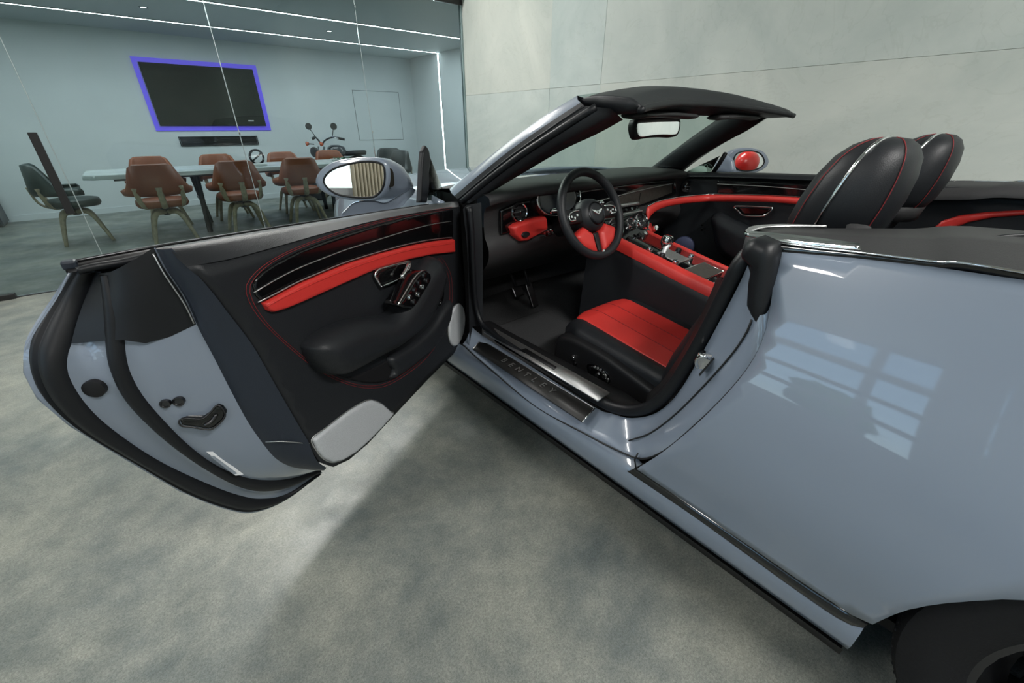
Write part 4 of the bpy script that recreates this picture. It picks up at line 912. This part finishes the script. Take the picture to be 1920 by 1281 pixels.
# instrument binnacle
ic = ony(1046, 372, 1.385)
bn = lathe('instrument_cluster', [(.001, 0), (.118, 0), (.125, .012), (.130, .012), (.134, 0), (.134, -.03), (.001, -.03)], PIANO, dash, 48, aim(ic, (0, -1, .22)) @ Matrix.Diagonal((.62, 1.12, 1, 1)))
tube('cluster_ring', [aim(ic, (0, -1, .22)) @ Vector((.078*math.sin(a), .142*math.cos(a), .012)) for a in [2*PI*k/48 for k in range(48)]], .0035, CHROME, bn, closed=True, seg=6)
mesh('cluster_screen', [aim(ic, (0, -1, .22)) @ Vector((.060*math.copysign(abs(math.sin(a))**.6, math.sin(a)), .115*math.copysign(abs(math.cos(a))**.6, math.cos(a)), .002)) for a in [2*PI*k/40 for k in range(40)]], [tuple(range(40))], mat('dial_screen', (.015, .018, .026), .15), bn)
# steering wheel
SWC = Vector((-.375, 1.185, .872)); SN = Vector((0, -.906, .423)); SU = Vector((0, .423, .906)); SR = Vector((1, 0, 0))
def SWP(a, b, h=0): return SWC+SR*a+SU*b+SN*h
RW = .180
rimw = tube('steering_wheel', [SWP(RW*math.cos(q), RW*math.sin(q), .012) for q in [2*PI*k/64 for k in range(64)]], .0185, LEATHER, car, closed=True, seg=14)
rimw['label'] = 'black leather steering wheel with red lower spokes'
RR = .078
hubo = [(RR*math.cos(q)*1.0, RR*math.sin(q)*.95-.004) for q in [2*PI*k/36 for k in range(36)]]
pillow('hub_pad', hubo, lambda a, b, h: SWP(a, b, -.005+h), LEATHER, rimw, .045, .045, .010, base=-.03)
lathe('hub_cap', [(.044, .036), (.047, .041), (.050, .038)], DARKALU, rimw, 40, aim(SWP(0, -.004), SN))
pillow('hub_disc', [(.044*math.cos(q), .044*math.sin(q)-.004) for q in [2*PI*k/30 for k in range(30)]], lambda a, b, h: SWP(a, b, .037+h), LEATHER, rimw, .006, .03, .010)
# winged emblem
wing = [(0, .010), (.008, .008), (.014, .013), (.036, .017), (.034, .009), (.026, .001), (.014, -.006), (.006, -.010), (0, -.012)]
wing = wing+[(-a, b) for a, b in wing[-2:0:-1]]
em = pillow('winged_emblem', [(a*.9, b*.9-.002) for a, b in wing], lambda a, b, h: SWP(a, b, .044+h), CHROME, rimw, .0025, .002, .004, base=-.004)
text('emblem_letter', 'B', .013, frame_at(SWP(0, -.002, .0475), SR, SU), PLASTIC, em, 1, .0004)
for sg in (-1, 1):
    sp2 = pillow('spoke', [(sg*a, b) for a, b in ((.055, .035), (.11, .030), (.168, .045), (.172, .0), (.165, -.03), (.11, -.025), (.055, -.03))], lambda a, b, h: SWP(a, b, .002+h), PLASTIC, rimw, .014, .012, .012, base=-.02, flip=sg < 0)
    tube('spoke_trim', [SWP(sg*a, b, .020) for a, b in ((.082, .022), (.115, .022), (.148, .012), (.150, -.012), (.115, -.014))], .0035, CHROME, sp2, n=20)
    for a, b in ((.10, .005), (.118, -.004), (.136, .002)): lathe('spoke_button', [(.001, .006), (.005, .006), (.007, 0), (.001, 0)], CHROME, sp2, 10, aim(SWP(sg*a, b, .014), SN))
    pillow('red_spoke', [(sg*a, b) for a, b in ((.066, -.046), (.040, -.070), (.022, -.078), (.020, -.168), (.050, -.160), (.105, -.130), (.135, -.085), (.125, -.070))][::1], lambda a, b, h: SWP(a, b, .0+h), RED, rimw, .020, .022, .010, base=-.02, flip=sg < 0)
pillow('spoke_gap', [(-.015, -.08), (.015, -.08), (.012, -.165), (-.012, -.165)], lambda a, b, h: SWP(a, b, .004+h), PLASTIC, rimw, .006, .006, .01, base=-.02)
lathe('rim_badge', [(.001, .006), (.008, .006), (.010, 0), (.001, 0)], CHROME, rimw, 14, aim(SWP(0, -.168, .02), SN))
tube('steering_column', [SWP(0, 0, -.02), SWP(0, 0, -.20)], .045, PLASTIC, rimw, seg=16)
for sg, dx in ((-1, -.16), (1, .15)):
    tube('column_stalk', [SWP(sg*.04, .03, -.06), SWP(dx, .05, -.05)], .007, PLASTIC, rimw); lathe('stalk_knob', [(.001, -.014), (.011, -.010), (.012, .010), (.001, .014)], CHROME, rimw, 14, aim(SWP(dx, .05, -.05), SR))
# centre stack
CY = 1.30
loft('centre_stack', [[(x, 1.41, .84) for x in (-.15, 0, .19)], [(x, 1.33, .835) for x in (-.15, 0, .19)], [(x, 1.27, .79) for x in (-.145, 0, .175)], [(x, 1.19, .705) for x in (-.14, 0, .15)]], PIANO, dash, 12)
tube('stack_bar', [(-.145, 1.322, .845), (0, 1.315, .850), (.18, 1.32, .845)], .009, ALU, dash, n=12)
tube('stack_bar', [(-.14, 1.285, .812), (0, 1.28, .815), (.175, 1.285, .812)], .004, ALU, dash, n=12)
for k in range(6): lathe('stack_button', [(.001, .004), (.007, .004), (.008, 0), (.001, 0)], DARKALU if k % 2 else CHROME, dash, 10, aim((-.10+.05*k, 1.30, .828), (0, -.6, .7)))
for x in (-.095, .03, .125): round_vent('centre_vent', (x, 1.245, .768), .046 if x != .03 else .034, (0, -.75, .66), dash)
for k in range(5): lathe('climate_knob', [(.001, .012), (.012, .012), (.014, 0), (.001, 0)], CHROME if k % 2 == 0 else DARKALU, dash, 14, aim((-.10+.05*k, 1.19+.004*k, .712), (0, -.6, .8)))
# console
def czn(Y): return .716-.111*(1.227-Y)/.536 if Y > .69 else .605
cs_ = []
for Y in (1.36, 1.24, 1.1, .95, .8, .65, .5, .35):
    z = czn(min(Y, 1.25)); cs_.append([(x, Y, zz) for x, zz in ((-.19, .22), (-.175, .40), (-.155, z-.06), (-.145, z-.01), (-.13, z-.006), (0, z-.006), (.13, z-.006), (.145, z-.01), (.155, z-.06), (.175, .40), (.19, .22))])
con = loft('centre_console', [[c[j] for c in cs_] for j in range(11)], LEATHER, car, 30)
loft('console_top', [[(x, Y, czn(min(Y, 1.25))+.002) for Y in (1.30, 1.2, 1.1, .95, .8, .72)] for x in (-.095, 0, .127)], PIANO, con, 24, th=.004)
for sg in (-1, 1):
    c = []
    for x, dz in (((.098, -.004), (.100, .014), (.112, .020), (.138, .018), (.150, .006), (.152, -.030)) if sg < 0 else ((.128, -.004), (.129, .010), (.134, .014), (.146, .012), (.151, .004), (.152, -.030))):
        c.append([(sg*x, Y, czn(min(Y, 1.25))+dz+(.02 if Y > 1.3 else 0)) for Y in (1.36, 1.25, 1.1, .95, .8, .66, .50)])
    loft('red_console_rail', c if sg < 0 else c[::-1], RED, con, 30)
lathe('gear_knob', [(.001, .085), (.022, .082), (.030, .066), (.028, .045), (.018, .028), (.012, 0), (.001, 0)], CHROME, con, 24, aim((-.005, 1.02, czn(1.02)), (0, -.15, 1)))
box('gear_gate', (0, .97, czn(.97)+.004), (.10, .12, .006), ALU, con, Matrix.Rotation(math.radians(11.7), 3, 'X'), bev=.002)
for k in range(8): lathe('console_button', [(.001, .008), (.010, .008), (.013, 0), (.001, 0)], CHROME if k % 3 == 0 else DARKALU, con, 12, aim((-.07+.045*(k % 4), 1.14+.045*(k//4), czn(1.14+.045*(k//4))), (0, 0, 1)))
for sx in (-.068, .075):
    for yy in (.92, .99, 1.06): lathe('rotary_knob', [(.001, .022), (.011, .021), (.014, .014), (.015, 0), (.001, 0)], CHROME if yy != .99 else DARKALU, con, 16, aim((sx, yy, czn(yy)), (0, -.2, 1)))
tube('cup_lid_edge', [(-.09, .86, czn(.86)+.006), (.085, .86, czn(.86)+.006), (.085, .76, czn(.76)+.006), (-.09, .76, czn(.76)+.006)], .003, CHROME, con, closed=True)
box('cup_lid', (0, .81, czn(.81)+.004), (.17, .10, .006), MATS['grey_veneer'], con, Matrix.Rotation(math.radians(11.7), 3, 'X'), bev=.001)
ca = stack('console_armrest', [(0, .50, .60, .085, .19, 4), (0, .50, .635, .09, .20, 4), (0, .50, .655, .092, .20, 4), (0, .50, .668, .08, .19, 4)], LEATHER2, con, 32)
stack('armrest_band', [(0, .50, .60, .094, .205, 5), (0, .50, .632, .094, .205, 5), (0, .50, .633, .08, .19, 5)], RED, ca, 32)
# red band on the far side of the dashboard and the far door
ub = [ony(1211, 402, 1.30), ony(1214, 388, 1.30), ony(1232, 379, 1.30), ony(1270, 371, 1.28), onx(1318, 366, .69), onx(1345, 365, .728), onx(1440, 367, .735), onx(1535, 373, .735), onx(1600, 378, .735)]
lb = [ony(1216, 436, 1.27), ony(1216, 412, 1.29), ony(1234, 394, 1.30), ony(1270, 384, 1.28), onx(1318, 379, .69), onx(1345, 378, .728), onx(1440, 379, .735), onx(1535, 387, .735), onx(1600, 392, .735)]
ofs = Vector((-.010, -.012, 0))
loft('red_dash_band', [ub, [p*.8+q*.2+ofs for p, q in zip(ub, lb)], [p*.2+q*.8+ofs for p, q in zip(ub, lb)], lb][::-1], RED, car, 60)
tube('dash_band_line', spl([p+Vector((-.004, -.006, .004)) for p in ub[1:]], 50), .002, CHROME, dash, seg=6)
loft('red_stack_leg', [[onx(1214, 420, .155), onx(1222, 445, .15), onx(1230, 458, .145)], [ony(1221, 418, 1.27), ony(1228, 440, 1.24), ony(1236, 455, 1.2)]], RED, dash, 10, th=.01)
lathe('stack_knob', [(.001, .02), (.014, .018), (.018, .006), (.018, 0), (.001, 0)], CHROME, dash, 18, aim(ony(1227, 429, 1.24), (-.3, -1, .5)))
mesh('vent_surround', [ony(1312, 342, 1.33), ony(1330, 338, 1.33), ony(1340, 363, 1.30), ony(1316, 364, 1.30)], [(0, 1, 2, 3)], CHROME, dash)
# passenger door
FX = .75
def fx(L, X=FX): return [(onx(a, b, X).y, onx(a, b, X).z) for a, b in L]
def FXF(y, z, h=0): return Vector((FX-h, y, z))
pd = patch('passenger_door', [(1.50, .25), (1.50, .90), (1.36, .945), (.95, .975), (.60, .99), (.42, .995), (.42, .30)], lambda y, z: Vector((FX+.02, y, z)), LEATHER, car, .06, flip=True)
solid(pd, .04)
loft('passenger_door_roll', [[(.735, 1.40, .935), (.735, 1.1, .955), (.735, .42, .985)], [(.745, 1.40, .950), (.745, 1.1, .972), (.745, .42, 1.0)], [(.79, 1.42, .958), (.79, 1.1, .980), (.79, .42, 1.008)], [(.85, 1.45, .95), (.85, 1.1, .972), (.85, .42, 1.0)]][::-1], LEATHER, pd, 24)
patch('passenger_door_skin', [(1.56, .20), (1.56, .93), (1.2, .955), (.8, .98), (.46, .995), (.44, .60), (.46, .22)], SF(1), PAINT, pd, .06, flip=True)
inp = pillow('passenger_inlay', fx([(1345, 338), (1440, 340), (1535, 345), (1600, 349), (1600, 378), (1535, 373), (1440, 367), (1345, 365)]), FXF, PIANO, pd, .008, .006, .02, flip=True)
tube('passenger_inlay_line', [onx(x, y, FX-.011) for x, y in ((1345, 345), (1440, 350), (1535, 358), (1600, 363))], .002, ALU, inp, n=20, seg=6)
pp = tube('passenger_pull', [onx(x, y, FX-.02) for x, y in ((1378, 387), (1384, 395), (1392, 403), (1405, 405), (1430, 405), (1442, 399), (1448, 390), (1430, 388))], .005, CHROME, pd, closed=True, n=40)
pillow('passenger_recess', fx([(1378, 387), (1384, 395), (1392, 403), (1430, 404), (1442, 398), (1447, 390), (1420, 388)]), FXF, PIANO, pp, .006, .004, .01, flip=True)
pillow('passenger_armrest', fx([(1340, 432), (1336, 405), (1352, 398), (1380, 412), (1430, 432), (1520, 440), (1520, 480), (1440, 500), (1380, 490), (1350, 470)]), FXF, LEATHER, pd, .07, .05, .02, curve=40, flip=True)
for y in (422, 431): lathe('passenger_switch', [(.001, .008), (.006, .008), (.008, 0), (.001, 0)], CHROME, pd, 10, aim(onx(1317, y, FX-.02), (-1, 0, 0)))
spk = onx(1281, 462, .70)
fs = lathe('footwell_speaker', [(.001, .010), (.05, .010), (.060, .006), (.064, -.004), (.001, -.004)], mat('speaker_navy', (.05, .06, .12), .45, .3, noise=.2, nscale=800), pd, 32, aim(onx(1282, 462, .72), (-1, -.35, .1)))
# far mirror
MF = onx(1398, 300, 1.05); MFN = Vector((-.50, -.86, 0)).normalized()
def onf(px, py, d_):
    r = ray(px, py); return CAM+r*(((MF-MFN*d_)-CAM).dot(MFN)/r.dot(MFN))
rimf = [(1362, 300), (1368, 286), (1385, 279), (1410, 278), (1430, 284), (1440, 297), (1440, 308), (1430, 318), (1408, 325), (1382, 325), (1366, 317)]
def shf(dx, k): return [(1400+(x-1400)*k+dx, 302+(y-302)*k) for x, y in rimf]
fm = loft('far_door_mirror', [[onf(x, y, -.003) for x, y in shf(0, .9)], [onf(x, y, 0) for x, y in rimf], [onf(x, y, .03) for x, y in shf(-4, 1.02)], [onf(x, y, .08) for x, y in shf(-12, .9)], [onf(x, y, .13) for x, y in shf(-20, .5)], [onf(x, y, .14) for x, y in shf(-22, .1)]][::-1], PAINT, car, 40, closed=True, cap=True)
V = spl([onf(x, y, -.006) for x, y in [(1376+(x-1362)*.72, 302+(y-302)*.78) for x, y in rimf]], 36, True); mesh('far_mirror_glass', V+[sum(V, Vector())/36], [(i, (i+1) % 36, 36) for i in range(36)], MIRROR, fm, smooth=False)
tube('far_mirror_edge', V, .004, PLASTIC, fm, closed=True, seg=6)
pillow('far_mirror_foot', [(onx(a, b, .92).y, onx(a, b, .92).z) for a, b in ((1335, 322), (1345, 300), (1362, 290), (1375, 300), (1380, 320), (1370, 328))], lambda y, z, h: Vector((.92-h, y, z)), PAINT, fm, .02, .02, .012, flip=True)
solid(mesh('far_quarter_light', [(.80, 1.42, .955), (.80, 1.26, .965), (.745, 1.20, 1.06)], [(0, 1, 2)], GLASSC, pd), .004)
tube('far_channel_fin', [(.80, 1.25, .955), (.775, 1.21, 1.01), (.745, 1.17, 1.075)], .012, RUBBER, pd)
# far rear side trim
rt = patch('rear_side_trim', [(.45, .35), (.45, .985), (0, 1.0), (-.45, 1.0), (-.45, .35)], lambda y, z: Vector((.70, y, z)), LEATHER, car, .08, flip=True, th=.02)
def RT(y, z, h=0): return Vector((.698-h, y, z))
pillow('red_rear_band', [(onx(a, b, .69).y, onx(a, b, .69).z) for a, b in ((1745, 432), (1765, 415), (1800, 404), (1850, 398), (1925, 394), (1990, 394), (1990, 406), (1925, 404), (1860, 409), (1815, 418), (1790, 428), (1785, 436))], RT, RED, rt, .012, .010, .012, flip=True)
lathe('coat_button', [(.001, .02), (.014, .018), (.018, .008), (.018, -.004), (.001, -.004)], CHROME, rt, 20, aim(onx(1796, 367, .69), (-1, 0, 0)))
patch('near_side_trim', [(.40, .35), (.40, .985), (0, 1.0), (-.45, 1.0), (-.45, .35)], lambda y, z: Vector((-.72, y, z)), LEATHER, car, .08, th=.02)
# seats
def seat(cx, name, lab):
    W_ = .255; Y0, Y1 = .52, 1.13
    def ztop(x, y):
        u = (x-cx)/W_; v = (y-Y0)/(Y1-Y0)
        return .395+.085*v-.02*max(0, v-.85)/.15+.045*max(0, abs(u)-.62)/.38*(1-.75*v)
    outl = [(cx-W_*.9, Y0), (cx+W_*.9, Y0), (cx+W_, Y0+.1), (cx+W_, Y1-.12), (cx+W_*.8, Y1-.02), (cx, Y1), (cx-W_*.8, Y1-.02), (cx-W_, Y1-.12), (cx-W_, Y0+.1)]
    def CF(x, y, h): return Vector((x, y, ztop(x, y)-.05+h))
    cu = pillow('front_seat', outl, CF, LEATHER, car, .05, .06, .02, base=-.11)
    cu['label'] = lab
    def RF(x, y, h): return Vector((x, y, ztop(x, y)+.001+h))
    rw = W_*.66
    pillow('red_cushion', [(cx-rw*.98, Y0+.02), (cx+rw*.98, Y0+.02), (cx+rw, Y0+.25), (cx+rw, Y1-.05), (cx+rw*.6, Y1-.02), (cx, Y1-.014), (cx-rw*.6, Y1-.02), (cx-rw, Y1-.05), (cx-rw, Y0+.25)], lambda x, y, h: Vector((x, y, ztop(x, y)+h-.016*max(0, (y-Y1+.06)/.06)**2)), RED, cu, .008, .014, .014, base=-.012)
    for k in (-.33, .33):
        tube('cushion_seam', [(cx+k*rw, y, ztop(cx+k*rw, y)+.0085-.016*max(0, (y-Y1+.06)/.06)**2) for y in [Y0+.03+(Y1-Y0-.06)*i/14 for i in range(15)]], .0016, STITCH, cu, seg=5)
    stack('seat_base', [(cx, .80, .215, .20, .28, 5), (cx, .80, .27, .235, .31, 5), (cx, .80, .34, .24, .315, 5)], PLASTIC, cu, 40)
    sg = -1 if cx < 0 else 1
    if cx < 0:
        X_ = cx-W_-.012
        def SFn(y, z, h): return Vector((X_-h, y, z))
        sd = pillow('side_valance', [(1.10, .30), (1.09, .40), (1.02, .43), (.86, .425), (.70, .395), (.58, .37), (.46, .36), (.44, .29), (.56, .255), (.90, .25), (1.04, .262)], SFn, PLASTIC, cu, .018, .02, .014, curve=50, base=-.05)
        for y, z, r_ in ((.985, .345, .013), (.97, .325, .009), (.885, .342, .009), (.87, .352, .007), (.855, .354, .007), (.84, .353, .007), (.825, .348, .008), (.815, .335, .010), (.80, .325, .008), (.85, .325, .010)):
            lathe('seat_switch', [(.001, .014), (r_*.8, .013), (r_, .008), (r_, -.004), (.001, -.004)], CHROME if r_ != .009 else DARKALU, sd, 12, aim((X_-.015, y, z), (-1, 0, .2)))
        pillow('switch_panel', [(.90, .31), (.91, .35), (.86, .37), (.81, .36), (.785, .33), (.80, .305), (.85, .30)], lambda y, z, h: SFn(y, z, .015+h), PIANO, sd, .004, .006, .012, curve=24)
    # backrest: stacked sections leaning back, head restraint included
    secs = []
    for z, yc, rx, ry, p in ((.36, .56, .20, .06, 3), (.40, .555, .262, .085, 3.2), (.50, .52, .272, .095, 3.2), (.62, .475, .270, .10, 3.0), (.74, .43, .262, .10, 2.8), (.84, .39, .235, .095, 2.7), (.91, .355, .185, .088, 2.6), (.93, .345, .17, .085, 2.6)):
        secs.append((cx, yc, z, rx, ry, p))
    bk = stack('backrest', secs, LEATHER, cu, 48)
    tube('backrest_stitching', [(s[0]+s[3]*-.90 if cx < 0 else s[0]-s[3]*.9, s[1]+s[4]*.62, s[2]) for s in secs[1:]], .0012, STITCH, bk, n=30, seg=5)
    hs = []
    for z, yc, rx, ry, p in ((.935, .325, .09, .085, 2.6), (.945, .322, .12, .10, 2.6), (.98, .312, .138, .108, 2.6), (1.04, .298, .142, .108, 2.6), (1.10, .285, .136, .100, 2.5), (1.145, .275, .120, .085, 2.4), (1.172, .268, .095, .064, 2.3), (1.186, .263, .06, .04, 2.2), (1.190, .262, .02, .015, 2)):
        hs.append((cx, yc, z, rx, ry, p))
    hr_ = stack('head_restraint', hs, LEATHER, cu, 48)
    def onh(q, s, k=1.01):
        c, n_ = math.cos(q), math.sin(q); return Vector((s[0]+k*s[3]*math.copysign(abs(c)**(2/s[5]), c), s[1]+k*s[4]*math.copysign(abs(n_)**(2/s[5]), n_), s[2]))
    tube('chrome_strip', spl([onh(math.radians(176), s) for s in hs[1:]], 30), .0045, CHROME, hr_, seg=8)
    for a in (146, 228): tube('head_stitching', spl([onh(math.radians(a), s) for s in hs[1:]], 30), .0013, STITCH, hr_, seg=5)
    stack('shoulder_pad', [(cx, .33, .90, .12, .10, 3), (cx, .325, .95, .125, .105, 3), (cx, .32, .975, .10, .085, 3)], LEATHER2, cu, 32)
    return cu
seat(-.365, 'front_seat', 'black leather seat with red cushion beside the open door')
seat(.37, 'front_seat', 'black leather seat with red cushion beside the closed door')
rb_ = stack('rear_bench', [(0, -.12, .25, .62, .25, 6), (0, -.12, .42, .64, .27, 6), (0, -.12, .46, .60, .24, 6)], LEATHER, car, 40)
stack('bench_back', [(0, -.36, .40, .60, .07, 6), (0, -.40, .70, .60, .07, 6), (0, -.43, .92, .56, .05, 6), (0, -.43, .95, .5, .03, 6)], LEATHER, rb_, 40)
# seat belt guide by the near pillar
tube('belt_guide', [(-.60, .20, .86), (-.56, .22, .95), (-.53, .23, 1.0)], .025, LEATHER2, car, seg=10, flat=.5)
# pedals and footwell
pb = box('brake_pedal', (-.34, 1.70, .36), (.075, .02, .06), DARKALU, car, Matrix.Rotation(math.radians(-35), 3, 'X'), .006)
tube('pedal_arm', [(-.34, 1.71, .37), (-.34, 1.80, .52), (-.34, 1.84, .62)], .010, BLACKM, pb)
pg = box('throttle_pedal', (-.23, 1.70, .31), (.05, .016, .15), DARKALU, car, Matrix.Rotation(math.radians(-30), 3, 'X'), .006)
tube('pedal_arm', [(-.23, 1.72, .36), (-.23, 1.80, .52)], .010, BLACKM, pg)
pillow('foot_mat', [(-.62, 1.20), (-.22, 1.20), (-.21, 1.62), (-.60, 1.62)], lambda x, y, h: Vector((x, y, .222+.06*max(0, (y-1.55))/.45+h)), CARPET, car, .008, .01, .05)

# ------------------------------------------------------------------ red ball on a stand, seen in the far mirror
rbx = empty('ball_stand', (1.36, -1.15, 0), 'red ball on a slim black floor stand beside the plaster wall', 'stand')
lathe('stand_base', [(.001, 0), (.12, 0), (.12, .012), (.02, .02), (.001, .02)], BLACKM, rbx, 24, Matrix.Translation((1.36, -1.15, 0)))
tube('pole', [(1.36, -1.15, .015), (1.36, -1.15, .75)], .012, BLACKM, rbx)
lathe('ball', [(.12*math.sin(PI*k/14)+.0005, -.12*math.cos(PI*k/14)) for k in range(15)], mat('red_gloss', (.6, .02, .015), .3, coat=.6), rbx, 28, Matrix.Translation((1.36, -1.15, .86)))
